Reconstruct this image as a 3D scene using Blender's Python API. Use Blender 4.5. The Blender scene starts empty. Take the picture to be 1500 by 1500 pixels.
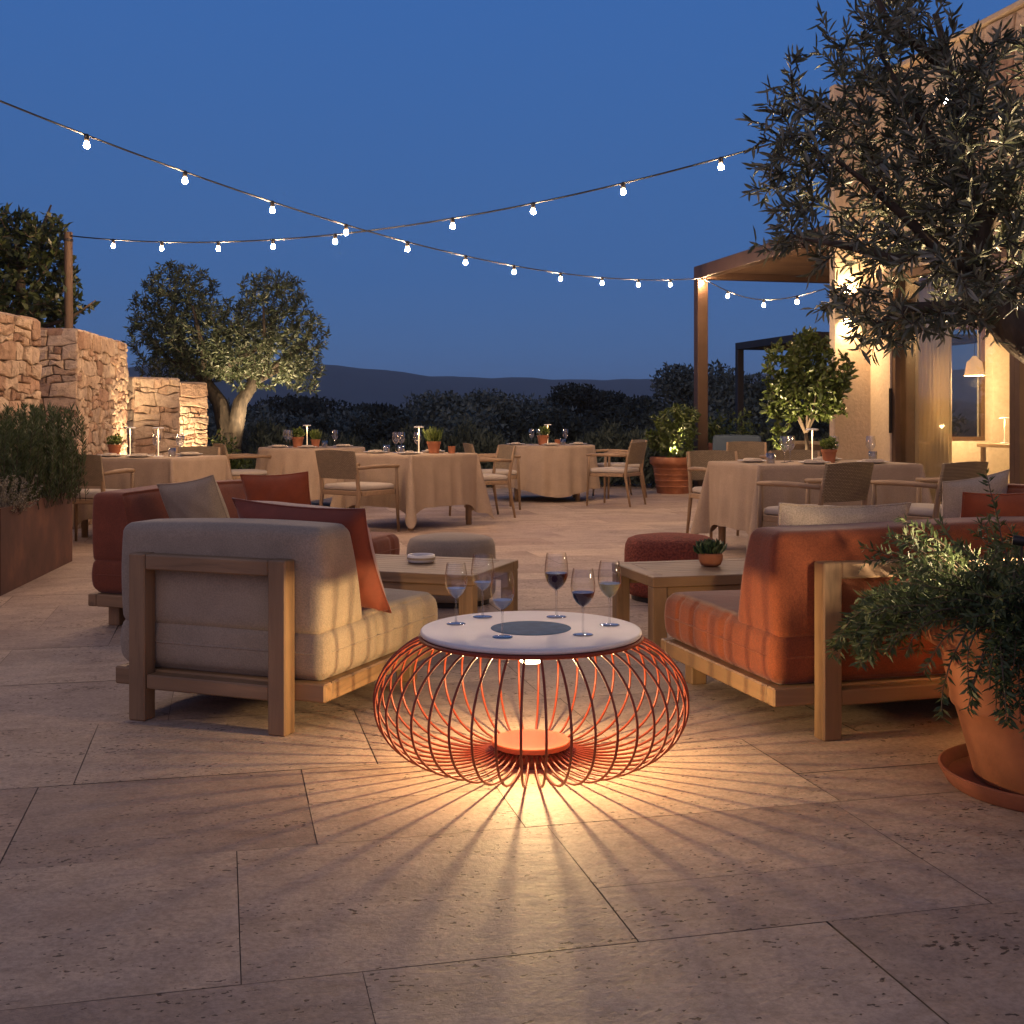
import bpy, math, random
import numpy as np
from mathutils import Vector, Matrix
rad = math.radians
scene = bpy.context.scene
COL = scene.collection
CH = 1.12            # eye height of the photographer
FPX = 1750.0; HOR = 612.0
def W(px, py, d):    # point at a given distance along the view axis
    return Vector(((px-750)*d/FPX, d, CH-(py-HOR)*d/FPX))
# ---------------------------------------------------------------- mesh building
class MB:
    def __init__(s): s.v=[]; s.f=[]; s.m=[]; s.cur=0
    def add(s, vs, fs):
        o=len(s.v); s.v.extend(tuple(p) for p in vs); s.f.extend(tuple(i+o for i in f) for f in fs); s.m.extend([s.cur]*len(fs)); return s
    def box(s, x0,x1,y0,y1,z0,z1, bev=0.0, M=None):
        b=min(bev,(x1-x0)*.45,(y1-y0)*.45,(z1-z0)*.45)
        if b<=0:
            vs=[(x,y,z) for z in (z0,z1) for y in (y0,y1) for x in (x0,x1)]
            fs=[(0,2,3,1),(4,5,7,6),(0,1,5,4),(2,6,7,3),(0,4,6,2),(1,3,7,5)]
        else:
            vs=[];fs=[];idx={}
            X=(x0,x1);Y=(y0,y1);Z=(z0,z1)
            for i in (0,1):
                for j in (0,1):
                    for k in (0,1):
                        sx=1 if i==0 else -1; sy=1 if j==0 else -1; sz=1 if k==0 else -1
                        for a,(dx,dy,dz) in enumerate(((0,b,b),(b,0,b),(b,b,0))):
                            idx[(i,j,k,a)]=len(vs); vs.append((X[i]+sx*dx,Y[j]+sy*dy,Z[k]+sz*dz))
            q=lambda *t:[idx[x] for x in t]
            for i in (0,1):
                f=q((i,0,0,0),(i,1,0,0),(i,1,1,0),(i,0,1,0)); fs.append(f if i else f[::-1])
                f=q((0,i,0,1),(0,i,1,1),(1,i,1,1),(1,i,0,1)); fs.append(f if i else f[::-1])
                f=q((0,0,i,2),(1,0,i,2),(1,1,i,2),(0,1,i,2)); fs.append(f if i else f[::-1])
            for i in (0,1):
                for j in (0,1):
                    fs.append(q((i,j,0,0),(i,j,1,0),(i,j,1,1),(i,j,0,1)))
                    fs.append(q((i,0,j,0),(i,1,j,0),(i,1,j,2),(i,0,j,2)))
                    fs.append(q((0,i,j,1),(1,i,j,1),(1,i,j,2),(0,i,j,2)))
                    for k in (0,1): fs.append(q((i,j,k,0),(i,j,k,1),(i,j,k,2)))
        if M is not None: vs=[M@Vector(v) for v in vs]
        return s.add(vs,fs)
    def tube(s, pts, r, n=8, cap=True):
        pts=[Vector(p) for p in pts]; N=len(pts)
        rr=r if hasattr(r,'__len__') else [r]*N
        vs=[];fs=[]; ref=None
        for i,p in enumerate(pts):
            t=(pts[min(i+1,N-1)]-pts[max(i-1,0)])
            if t.length<1e-9: t=Vector((0,0,1))
            t.normalize()
            if ref is None: ref=t.orthogonal().normalized()
            ref=(ref-t*ref.dot(t)); ref=ref.normalized() if ref.length>1e-6 else t.orthogonal().normalized()
            b=t.cross(ref)
            for k in range(n):
                a=2*math.pi*k/n; vs.append(p+(ref*math.cos(a)+b*math.sin(a))*rr[i])
        for i in range(N-1):
            for k in range(n):
                fs.append((i*n+k,i*n+(k+1)%n,(i+1)*n+(k+1)%n,(i+1)*n+k))
        if cap: fs.append(tuple(range(n))[::-1]); fs.append(tuple((N-1)*n+k for k in range(n)))
        return s.add(vs,fs)
    def lathe(s, prof, n=32, c=(0,0,0), wob=None):
        vs=[];fs=[];N=len(prof); cx,cy,cz=c
        for (r,z) in prof:
            for k in range(n):
                a=2*math.pi*k/n; q=r*(1+(wob(a,z) if wob else 0)); vs.append((cx+q*math.cos(a),cy+q*math.sin(a),cz+z))
        for i in range(N-1):
            for k in range(n): fs.append((i*n+k,i*n+(k+1)%n,(i+1)*n+(k+1)%n,(i+1)*n+k))
        if prof[0][0]>1e-4: fs.append(tuple(range(n))[::-1])
        if prof[-1][0]>1e-4: fs.append(tuple((N-1)*n+k for k in range(n)))
        return s.add(vs,fs)
    def build(s, name, mat, parent=None, smooth=False, loc=None, rot=None, angle=None):
        me=bpy.data.meshes.new(name); me.from_pydata(s.v,[],s.f); me.validate()
        mats=mat if isinstance(mat,(list,tuple)) else [mat]
        for m in mats: me.materials.append(m)
        if len(mats)>1: me.polygons.foreach_set('material_index', s.m)
        if smooth or angle:
            me.polygons.foreach_set('use_smooth',[True]*len(me.polygons))
            if angle: me.set_sharp_from_angle(angle=rad(angle))
        me.update()
        o=bpy.data.objects.new(name,me); COL.objects.link(o)
        if parent is not None: o.parent=parent
        if loc is not None: o.location=loc
        if rot is not None: o.rotation_euler=rot
        return o
def tag(o,label=None,cat=None,group=None,kind=None):
    if label: o['label']=label
    if cat: o['category']=cat
    if group: o['group']=group
    if kind: o['kind']=kind
    return o
def thing(name,label,cat,loc=(0,0,0),rotz=0,group=None):
    o=bpy.data.objects.new(name,None); COL.objects.link(o); o.location=loc; o.rotation_euler=(0,0,rotz); o.empty_display_size=.1
    return tag(o,label,cat,group)
def dup(root,loc,rotz=0,label=None,group=None,scale=None,drop=()):
    r=root.copy(); COL.objects.link(r); r.location=loc; r.rotation_euler=(0,0,rotz)
    if scale: r.scale=(scale,)*3
    if label: r['label']=label
    if group: r['group']=group
    for ch in list(root.children):
        if ch.name.split('.')[0] in drop: continue
        c=ch.copy(); COL.objects.link(c); c.parent=r
        for g in list(ch.children):
            d=g.copy(); COL.objects.link(d); d.parent=c
    return r
# ---------------------------------------------------------------- soft shapes
def cushion(mb, sx,sy,sz, r=.06, puff=(.0,.0,.02), n=(14,14,8), deform=None, c=(0,0,0)):
    """rounded box of the given size centred on c, faces bulged by puff"""
    nx,ny,nz=n; h=Vector((sx/2,sy/2,sz/2)); idx={}; vs=[]; fs=[]
    def pt(i,j,k):
        key=(i,j,k)
        if key in idx: return idx[key]
        def m(t):  # denser near the ends
            t=2*t-1; return math.copysign(1-(1-abs(t))**1.35,t)
        u,v,w=m(i/nx),m(j/ny),m(k/nz)
        p=Vector((u*h.x,v*h.y,w*h.z))
        q=Vector([max(-(h[a]-r),min(h[a]-r,p[a])) for a in range(3)])
        d=p-q
        if d.length>1e-9: d.normalize()
        p=q+d*r
        b=((1-v*v)*(1-w*w),(1-u*u)*(1-w*w),(1-u*u)*(1-v*v))
        e=(u,v,w)
        for a in range(3): p[a]+=e[a]**3*puff[a]*b[a]**.6 if b[a]>0 else 0
        if deform: p=deform(p,u,v,w)
        idx[key]=len(vs); vs.append(p+Vector(c)); return idx[key]
    for i in range(nx):
        for j in range(ny):
            fs.append((pt(i,j,nz),pt(i+1,j,nz),pt(i+1,j+1,nz),pt(i,j+1,nz)))
            fs.append((pt(i,j,0),pt(i,j+1,0),pt(i+1,j+1,0),pt(i+1,j,0)))
    for i in range(nx):
        for k in range(nz):
            fs.append((pt(i,0,k),pt(i+1,0,k),pt(i+1,0,k+1),pt(i,0,k+1)))
            fs.append((pt(i,ny,k),pt(i,ny,k+1),pt(i+1,ny,k+1),pt(i+1,ny,k)))
    for j in range(ny):
        for k in range(nz):
            fs.append((pt(0,j,k),pt(0,j,k+1),pt(0,j+1,k+1),pt(0,j+1,k)))
            fs.append((pt(nx,j,k),pt(nx,j+1,k),pt(nx,j+1,k+1),pt(nx,j,k+1)))
    return mb.add(vs,fs)
def pillow_mb(w,h,t,seed=0,n=26,sag=.0):
    """stands in the XZ plane, bottom edge at z=0"""
    rg=random.Random(seed); ph=[rg.uniform(0,6.28) for _ in range(6)]
    mb=MB(); vs=[];fs=[]
    for side in (1,-1):
        for j in range(n+1):
            for i in range(n+1):
                u=2*i/n-1; v=2*j/n-1
                x=u*w/2*(1-.07*(1-v*v)); z=v*h/2*(1-.07*(1-u*u))
                e=max(0,(1-u*u)*(1-v*v))
                th=t/2*e**.42
                th*=1+.10*math.sin(3.1*u+2*v+ph[0])*math.sin(2.3*v-1.1*u+ph[1])
                th+=.006*e**.5*math.sin(9*u+5*v*math.sin(ph[3])+ph[2])*math.cos(6*v+ph[4])
                z+=-sag*(1-u*u)*(v+1)/2
                vs.append((x,side*th,z+h/2))
    N=(n+1)*(n+1)
    for s in (0,1):
        for j in range(n):
            for i in range(n):
                a=s*N+j*(n+1)+i; q=(a,a+1,a+n+2,a+n+1)
                fs.append(q[::-1] if s==0 else q)
    mb.add(vs,fs)
    return mb
# ---------------------------------------------------------------- materials
def nodes(name):
    m=bpy.data.materials.new(name); m.use_nodes=True; nt=m.node_tree; b=nt.nodes['Principled BSDF']; return m,nt,b
def nn(nt,t,**kw):
    n=nt.nodes.new(t)
    for k,v in kw.items():
        if k in n.inputs: n.inputs[k].default_value=v
        else: setattr(n,k,v)
    return n
def ramp(nt,fac,stops):
    r=nt.nodes.new('ShaderNodeValToRGB'); e=r.color_ramp.elements
    while len(e)>1: e.remove(e[-1])
    e[0].position=stops[0][0]; e[0].color=(*stops[0][1],1)
    for p,c in stops[1:]:
        x=e.new(p); x.color=(*c,1)
    nt.links.new(fac,r.inputs[0]); return r
def coords(nt,scale=(1,1,1),kind='Object'):
    tc=nn(nt,'ShaderNodeTexCoord'); mp=nn(nt,'ShaderNodeMapping'); mp.inputs['Scale'].default_value=scale
    nt.links.new(tc.outputs[kind],mp.inputs[0]); return mp.outputs[0]
def mul(c,k): return tuple(max(0,min(1,x*k)) for x in c)
def pm(name,col,rough=.8,var=.25,scale=6,bump=.15,bscale=80,bdist=.002,stretch=(1,1,1),metal=0,spec=.5,sheen=0,fine=0,col2=None,trans=0):
    m,nt,b=nodes(name); L=nt.links.new
    co=coords(nt,stretch)
    n1=nn(nt,'ShaderNodeTexNoise',Scale=scale,Detail=6,Roughness=.6); L(co,n1.inputs['Vector'])
    c2=col2 or mul(col,1+var)
    r=ramp(nt,n1.outputs['Fac'],[(.3,mul(col,1-var)),(.55,col),(.75,c2)])
    out=r.outputs[0]
    if fine:
        n3=nn(nt,'ShaderNodeTexNoise',Scale=bscale,Detail=2); L(co,n3.inputs['Vector'])
        mx=nn(nt,'ShaderNodeMix',data_type='RGBA',blend_type='MULTIPLY'); mx.inputs[0].default_value=1
        rr=ramp(nt,n3.outputs['Fac'],[(.35,(1-fine,)*3),(.65,(1,1,1))])
        L(out,mx.inputs[6]); L(rr.outputs[0],mx.inputs[7]); out=mx.outputs[2]
    L(out,b.inputs['Base Color'])
    b.inputs['Roughness'].default_value=rough; b.inputs['Metallic'].default_value=metal
    b.inputs['Specular IOR Level'].default_value=spec
    if sheen: b.inputs['Sheen Weight'].default_value=sheen; b.inputs['Sheen Roughness'].default_value=.4
    if bump:
        n2=nn(nt,'ShaderNodeTexNoise',Scale=bscale,Detail=3); L(co,n2.inputs['Vector'])
        bp=nn(nt,'ShaderNodeBump',Strength=bump,Distance=bdist); L(n2.outputs['Fac'],bp.inputs['Height']); L(bp.outputs[0],b.inputs['Normal'])
        if sheen:      # loose cloth: soft creases under the weave
            n4=nn(nt,'ShaderNodeTexNoise',Scale=5.0,Detail=2,Roughness=.4,Distortion=.5); L(co,n4.inputs['Vector'])
            b2=nn(nt,'ShaderNodeBump',Strength=.35,Distance=.02); L(n4.outputs['Fac'],b2.inputs['Height']); L(b2.outputs[0],bp.inputs['Normal'])
    return m
def wood(name,axis,col=(.30,.185,.095),rough=.55):
    st=[22,22,22]; st[axis]=1.6
    m,nt,b=nodes(name); L=nt.links.new; co=coords(nt,tuple(st))
    n1=nn(nt,'ShaderNodeTexNoise',Scale=1.0,Detail=5,Roughness=.65,Distortion=.6); L(co,n1.inputs['Vector'])
    n0=nn(nt,'ShaderNodeTexNoise',Scale=2.5,Detail=2); L(coords(nt),n0.inputs['Vector'])
    r=ramp(nt,n1.outputs['Fac'],[(.28,mul(col,.5)),(.45,mul(col,.9)),(.6,col),(.78,mul(col,1.3))])
    mx=nn(nt,'ShaderNodeMix',data_type='RGBA',blend_type='MULTIPLY'); mx.inputs[0].default_value=.8
    r2=ramp(nt,n0.outputs['Fac'],[(.3,(.65,.62,.6)),(.7,(1.1,1.08,1.05))])
    L(r.outputs[0],mx.inputs[6]); L(r2.outputs[0],mx.inputs[7]); L(mx.outputs[2],b.inputs['Base Color'])
    b.inputs['Roughness'].default_value=rough
    bp=nn(nt,'ShaderNodeBump',Strength=.25,Distance=.002); L(n1.outputs['Fac'],bp.inputs['Height']); L(bp.outputs[0],b.inputs['Normal'])
    return m
def leafmat(name,c0,c1,c2,rough=.45,spec=.5,tr=.25):
    m,nt,b=nodes(name); L=nt.links.new
    g=nn(nt,'ShaderNodeNewGeometry')
    r=ramp(nt,g.outputs['Random Per Island'],[(0,c0),(.5,c1),(1,c2)])
    L(r.outputs[0],b.inputs['Base Color']); b.inputs['Roughness'].default_value=rough; b.inputs['Specular IOR Level'].default_value=spec
    if tr:
        t=nn(nt,'ShaderNodeBsdfTranslucent'); ms=nn(nt,'ShaderNodeMixShader'); ms.inputs[0].default_value=tr
        out=[n for n in nt.nodes if n.type=='OUTPUT_MATERIAL'][0]
        L(r.outputs[0],t.inputs[0]); L(b.outputs[0],ms.inputs[1]); L(t.outputs[0],ms.inputs[2]); L(ms.outputs[0],out.inputs[0])
    return m
def emit(name,col,strength):
    m,nt,b=nodes(name); b.inputs['Base Color'].default_value=(*col,1)
    b.inputs['Emission Color'].default_value=(*col,1); b.inputs['Emission Strength'].default_value=strength; return m
def thin_glass(name,tint=(1,1,1),refl=1.0,ior=1.5,base=.0):
    m,nt,b=nodes(name); L=nt.links.new; nt.nodes.remove(b)
    t=nn(nt,'ShaderNodeBsdfTransparent'); t.inputs[0].default_value=(*tint,1)
    g=nn(nt,'ShaderNodeBsdfGlossy'); g.inputs['Roughness'].default_value=.03
    f=nn(nt,'ShaderNodeLayerWeight',Blend=.5); ms=nn(nt,'ShaderNodeMixShader')
    pw=nn(nt,'ShaderNodeMath',operation='POWER'); pw.inputs[1].default_value=3.0; L(f.outputs['Facing'],pw.inputs[0])
    ml=nn(nt,'ShaderNodeMath',operation='MULTIPLY_ADD'); ml.inputs[1].default_value=refl; ml.inputs[2].default_value=base; ml.use_clamp=True
    L(pw.outputs[0],ml.inputs[0]); L(ml.outputs[0],ms.inputs[0]); L(t.outputs[0],ms.inputs[1]); L(g.outputs[0],ms.inputs[2])
    out=[n for n in nt.nodes if n.type=='OUTPUT_MATERIAL'][0]; L(ms.outputs[0],out.inputs[0]); return m
def woven(name,col):
    m,nt,b=nodes(name); L=nt.links.new; co=coords(nt)
    br=nn(nt,'ShaderNodeTexBrick',Scale=1.0); br.inputs['Brick Width'].default_value=.026; br.inputs['Row Height'].default_value=.010; br.inputs['Mortar Size'].default_value=.0018
    br.inputs['Color1'].default_value=(*col,1); br.inputs['Color2'].default_value=(*mul(col,.75),1); br.inputs['Mortar'].default_value=(*mul(col,.25),1)
    sx=nn(nt,'ShaderNodeSeparateXYZ'); cx=nn(nt,'ShaderNodeCombineXYZ'); L(co,sx.inputs[0]); L(sx.outputs[0],cx.inputs[0]); L(sx.outputs[2],cx.inputs[1]); L(cx.outputs[0],br.inputs['Vector'])
    L(br.outputs[0],b.inputs['Base Color']); b.inputs['Roughness'].default_value=.8
    bp=nn(nt,'ShaderNodeBump',Strength=.8,Distance=.004,invert=True); L(br.outputs['Fac'],bp.inputs['Height']); L(bp.outputs[0],b.inputs['Normal'])
    return m
M={}
M['wx']=wood('teak_along_x',0); M['wy']=wood('teak_along_y',1); M['wz']=wood('teak_along_z',2)
for k,a in (('cx',0),('cy',1),('cz',2)): M[k]=wood('pale_teak_'+k[1],a,(.36,.24,.14),.6)
M['beige']=pm('beige_linen',(.37,.295,.215),.92,.14,7,.5,190,.003,fine=.22,sheen=.15)
M['cream']=pm('cream_linen',(.56,.46,.35),.92,.10,7,.5,190,.003,fine=.28,sheen=.15)
M['orange']=pm('burnt_orange_fabric',(.25,.060,.019),.88,.2,6,.45,190,.0025,fine=.32,sheen=.25)
M['orange2']=pm('rust_velvet',(.31,.066,.020),.8,.25,7,.3,420,.0012,fine=.15,sheen=.4)
M['darkred']=pm('maroon_velvet',(.22,.048,.022),.75,.25,7,.3,420,.0012,fine=.15,sheen=.4)
M['brick']=pm('brick_red_fabric',(.23,.056,.024),.88,.2,6,.45,190,.0025,fine=.3,sheen=.2)
M['boucle']=pm('red_boucle',(.33,.075,.04),.95,.2,6,1.0,75,.012,fine=.5)
M['cloth']=pm('linen_tablecloth',(.43,.32,.225),.9,.12,5,.4,170,.002,fine=.22)
M['mauve']=pm('mauve_fabric',(.30,.24,.22),.9,.1,4,.3,300,.0012)
M['blue']=pm('slate_blue_fabric',(.06,.09,.125),.9,.1,4,.3,300,.0012)
M['woven']=woven('woven_rope',(.36,.27,.17))
M['seatpad']=pm('seat_pad',(.46,.40,.34),.9,.1,6,.3,300,.0012)
M['terra']=pm('terracotta',(.36,.130,.058),.88,.38,3.6,.35,60,.003,col2=(.50,.24,.14))
M['terra_dark']=pm('damp_terracotta',(.26,.085,.045),.8,.3,6,.35,60,.003)
M['soil']=pm('potting_soil',(.035,.025,.018),.95,.4,30,.8,60,.01)
M['corten']=pm('corten_steel',(.105,.042,.026),.75,.45,3.5,.4,140,.0015,col2=(.17,.07,.035),metal=.25)
M['redmetal']=pm('red_powder_coat',(.22,.036,.014),.45,.06,10,.12,500,.0004)
M['orangemetal']=pm('orange_powder_coat',(.52,.105,.035),.45,.06,10,.12,500,.0004)
M['whitetop']=pm('white_ceramic_top',(.72,.69,.68),.38,.05,7,.08,300,.0003,fine=.06)
M['solar']=pm('blue_solar_glass',(.065,.165,.27),.6,.18,24,.1,300,.0003,spec=.06)
M['brown_metal']=pm('bronze_painted_steel',(.10,.058,.036),.5,.15,6,.1,200,.0005,metal=.4)
M['dark_metal']=pm('dark_steel',(.030,.026,.026),.5,.15,6,.1,200,.0005,metal=.4)
M['plaster']=pm('sand_plaster',(.56,.45,.325),.9,.14,2.2,.5,26,.006,fine=.1)
M['stone']=None
M['white']=pm('white_glaze',(.74,.72,.69),.35,.04,6,.05,100,.0004)
M['cable']=pm('black_cable',(.015,.014,.014),.6,.1,6,0)
M['glass']=thin_glass('clear_glass',(.965,.97,.975),1.25,1.5,.085)
M['table_glass']=thin_glass('table_glass',(.93,.94,.95),1.6,1.5,.20)
M['pane']=thin_glass('window_pane',(.93,.95,.93),.9,1.5,.05)
M['redwine']=pm('red_wine',(.045,.004,.009),.12,.1,4,0,spec=.18)
def liquid(name,col,ior):
    m,nt,b=nodes(name); b.inputs['Base Color'].default_value=(*col,1); b.inputs['Transmission Weight'].default_value=.42; b.inputs['Roughness'].default_value=.04; b.inputs['Specular IOR Level'].default_value=.3; b.inputs['IOR'].default_value=ior; return m
M['water']=liquid('water',(.80,.74,.72),1.33)
M['whitewine']=liquid('white_wine',(.80,.66,.30),1.34)
M['bulb']=emit('bulb_glow',(1,.63,.35),1400)
M['ledwarm']=emit('led_glow',(1,.72,.40),35)
M['shade_glow']=emit('lampshade_glow',(1,.62,.30),.55)
M['stalk_glow']=emit('lamp_stem_glow',(1,.72,.42),1.3)
M['bark']=pm('olive_bark',(.11,.082,.058),.95,.45,9,1.0,24,.02,stretch=(1,1,.35),fine=.4)
M['bark_dark']=pm('dimmed_olive_bark',(.062,.048,.034),.95,.5,11,1.0,26,.02,stretch=(1,1,.35),fine=.5)  # bark colour darkened to offset the strong uplights on this trunk
M['twig']=pm('twig_bark',(.10,.075,.05),.9,.3,9,0)
M['olive']=leafmat('olive_leaf',(.035,.052,.024),(.065,.088,.042),(.12,.14,.09),.5,.45,.2)
M['olive_near']=leafmat('olive_leaf_near',(.065,.078,.044),(.12,.135,.085),(.28,.285,.225),.42,.55,.2)
M['darkleaf']=leafmat('dark_leaf',(.018,.032,.012),(.04,.06,.02),(.07,.09,.03))
M['citrus']=leafmat('citrus_leaf',(.045,.07,.015),(.08,.115,.025),(.13,.17,.045),.35,.6)
M['rosemary']=leafmat('rosemary_leaf',(.038,.062,.026),(.07,.105,.042),(.115,.15,.065),.55,.4)
M['silver']=leafmat('silver_leaf',(.20,.185,.14),(.30,.28,.21),(.40,.37,.28),.7,.3)
M['lav']=leafmat('hedge_leaf',(.030,.045,.035),(.055,.075,.06),(.09,.115,.095),.7,.3)
M['grove']=leafmat('dusk_lit_grove_leaf',(.048,.072,.070),(.080,.110,.108),(.13,.165,.158),.8,.2,0)  # lighter copy: blue dusk light is put into the leaf colour
M['grove_dark']=leafmat('dark_grove_leaf',(.015,.022,.020),(.028,.040,.036),(.05,.066,.06),.8,.2,0)
M['succ']=leafmat('succulent_leaf',(.03,.06,.03),(.05,.09,.045),(.09,.14,.08),.4,.5,0)
M['herb']=leafmat('herb_leaf',(.06,.10,.02),(.11,.16,.035),(.19,.22,.06),.5,.4)
def sheer():
    m,nt,b=nodes('sheer_curtain'); L=nt.links.new; b.inputs['Base Color'].default_value=(.80,.71,.54,1); b.inputs['Roughness'].default_value=.9
    t=nn(nt,'ShaderNodeBsdfTranslucent'); t.inputs[0].default_value=(.80,.70,.52,1); ms=nn(nt,'ShaderNodeMixShader'); ms.inputs[0].default_value=.5
    out=[n for n in nt.nodes if n.type=='OUTPUT_MATERIAL'][0]; L(b.outputs[0],ms.inputs[1]); L(t.outputs[0],ms.inputs[2]); L(ms.outputs[0],out.inputs[0]); return m
M['curtain']=sheer()
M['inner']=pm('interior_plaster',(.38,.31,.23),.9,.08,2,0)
M['hill']=pm('hill_scrub',(.045,.06,.065),1,.25,.012,0)
M['land']=pm('dry_ground',(.05,.05,.038),1,.35,.3,.3,3,.05)
def stone_material():
    m,nt,b=nodes('rubble_limestone'); L=nt.links.new; g=nn(nt,'ShaderNodeNewGeometry'); co=coords(nt)
    r=ramp(nt,g.outputs['Random Per Island'],[(0,(.36,.23,.16)),(.2,(.52,.38,.27)),(.45,(.60,.48,.36)),(.6,(.44,.34,.26)),(.8,(.64,.50,.36)),(1,(.48,.31,.22))])
    n=nn(nt,'ShaderNodeTexNoise',Scale=14,Detail=7,Roughness=.7); L(co,n.inputs['Vector'])
    r2=ramp(nt,n.outputs['Fac'],[(.3,(.55,.52,.5)),(.5,(.95,.93,.9)),(.7,(1.15,1.12,1.08))])
    mx=nn(nt,'ShaderNodeMix',data_type='RGBA',blend_type='MULTIPLY'); mx.inputs[0].default_value=1
    L(r.outputs[0],mx.inputs[6]); L(r2.outputs[0],mx.inputs[7]); L(mx.outputs[2],b.inputs['Base Color'])
    b.inputs['Roughness'].default_value=.95; b.inputs['Specular IOR Level'].default_value=.2
    bp=nn(nt,'ShaderNodeBump',Strength=1,Distance=.025); L(n.outputs['Fac'],bp.inputs['Height']); L(bp.outputs[0],b.inputs['Normal']); return m
M['stone']=stone_material()
M['mortar']=pm('wall_core',(.20,.145,.10),.95,.3,10,.5,40,.01)
def floor_material():
    m,nt,b=nodes('limestone_paving'); L=nt.links.new
    tc=nn(nt,'ShaderNodeTexCoord')
    at=nn(nt,'ShaderNodeAttribute',attribute_name='tone')
    def mp(scale,off=True):
        x=nn(nt,'ShaderNodeMapping'); x.inputs['Scale'].default_value=scale; L(tc.outputs['Object'],x.inputs[0])
        if off:
            v=nn(nt,'ShaderNodeVectorMath',operation='MULTIPLY'); v.inputs[1].default_value=(37,53,19); L(at.outputs['Color'],v.inputs[0]); L(v.outputs[0],x.inputs['Location'])
        return x.outputs[0]
    sep=nn(nt,'ShaderNodeSeparateColor'); L(at.outputs['Color'],sep.inputs[0])
    base=ramp(nt,sep.outputs[0],[(0,(.35,.262,.208)),(.25,(.48,.372,.286)),(.5,(.40,.308,.252)),(.75,(.55,.436,.33)),(1,(.375,.275,.215))])
    def noise(scale,detail,stretch,rough=.6,dist=0):
        n=nn(nt,'ShaderNodeTexNoise',Scale=scale,Detail=detail,Roughness=rough,Distortion=dist); L(mp(stretch),n.inputs['Vector']); return n.outputs['Fac']
    big=noise(1.7,5,(1,1,1)); vein=noise(2.8,8,(1.4,2.8,1),.7,.8); fine=noise(70,4,(1,1,1),.7); mid=noise(10,7,(1,1.4,1),.75)
    out=base.outputs[0]
    def m_(fac,stops,amt=1):
        nonlocal out
        r=ramp(nt,fac,stops); x=nn(nt,'ShaderNodeMix',data_type='RGBA',blend_type='MULTIPLY'); x.inputs[0].default_value=amt
        L(out,x.inputs[6]); L(r.outputs[0],x.inputs[7]); out=x.outputs[2]
    m_(big,[(.3,(.72,.68,.68)),(.5,(.98,.96,.95)),(.7,(1.12,1.08,1.02))])
    m_(vein,[(.32,(.72,.69,.67)),(.5,(1,1,1)),(.68,(1.08,1.06,1.03))],.65)
    m_(mid,[(.3,(.74,.71,.69)),(.55,(1.04,1.03,1.02))],.8)
    m_(fine,[(.32,(.70,.69,.68)),(.6,(1.08,1.08,1.08))],.85)
    # open pits of the stone, in bands
    pn=noise(62,2,(.75,1.25,1),.5); pb=noise(3.2,4,(.8,2.0,1),.65)
    pit=nn(nt,'ShaderNodeMath',operation='ADD'); L(pn,pit.inputs[0])
    pk=nn(nt,'ShaderNodeMath',operation='MULTIPLY'); L(pb,pk.inputs[0]); pk.inputs[1].default_value=.55; L(pk.outputs[0],pit.inputs[1])
    pr=ramp(nt,pit.outputs[0],[(0,(0,0,0)),(.955,(0,0,0)),(.985,(1,1,1))])
    x=nn(nt,'ShaderNodeMix',data_type='RGBA'); L(pr.outputs[0],x.inputs[0]); L(out,x.inputs[6]); x.inputs[7].default_value=(.085,.055,.04,1); out=x.outputs[2]
    L(out,b.inputs['Base Color'])
    b.inputs['Specular IOR Level'].default_value=.35
    rr=nn(nt,'ShaderNodeMapRange'); L(mid,rr.inputs[0]); rr.inputs[3].default_value=.50; rr.inputs[4].default_value=.78; L(rr.outputs[0],b.inputs['Roughness'])
    # relief
    def mad(a,k,prev=None):
        q=nn(nt,'ShaderNodeMath',operation='MULTIPLY_ADD'); L(a,q.inputs[0]); q.inputs[1].default_value=k
        if prev is None: q.inputs[2].default_value=0
        else: L(prev,q.inputs[2])
        return q.outputs[0]
    h=mad(vein,.0045); h=mad(mid,.0045,h); h=mad(big,.004,h); h=mad(fine,.0013,h); h=mad(pr.outputs[0],-.003,h)
    bp=nn(nt,'ShaderNodeBump',Strength=.9,Distance=1.0); L(h,bp.inputs['Height']); L(bp.outputs[0],b.inputs['Normal'])
    return m
M['floor']=floor_material()
M['grout']=pm('dark_joint',(.145,.108,.084),.95,.3,20,0)
# ---------------------------------------------------------------- foliage
def leaf_arrays(P,D,L,Wd,rg,hexa=False,fold=.25,curl=.0):
    P=np.asarray(P,float);D=np.asarray(D,float);n=len(P)
    D=D/np.linalg.norm(D,axis=1,keepdims=True)
    R=rg.normal(size=(n,3)); S=np.cross(D,R); S/=np.linalg.norm(S,axis=1,keepdims=True)+1e-9
    Nn=np.cross(S,D); L=np.broadcast_to(np.asarray(L,float),(n,))[:,None]; Wd=np.broadcast_to(np.asarray(Wd,float),(n,))[:,None]
    up=Nn*Wd*fold
    if hexa:
        C=curl*L
        v=np.stack([P, P+D*L*.3+S*Wd*.5+up+Nn*C*.5, P+D*L*.7+S*Wd*.42+up+Nn*C*.6, P+D*L, P+D*L*.7-S*Wd*.42+up+Nn*C*.6, P+D*L*.3-S*Wd*.5+up+Nn*C*.5],1)
        f=[(0,1,2,3),(0,3,4,5)]; k=6
    else:
        v=np.stack([P, P+D*L*.45+S*Wd*.5+up, P+D*L, P+D*L*.45-S*Wd*.5+up],1); f=[(0,1,2,3)]; k=4
    base=(np.arange(n)*k)[:,None]
    F=np.concatenate([base+np.array(q)[None,:] for q in f],0)
    return v.reshape(-1,3),F
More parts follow.
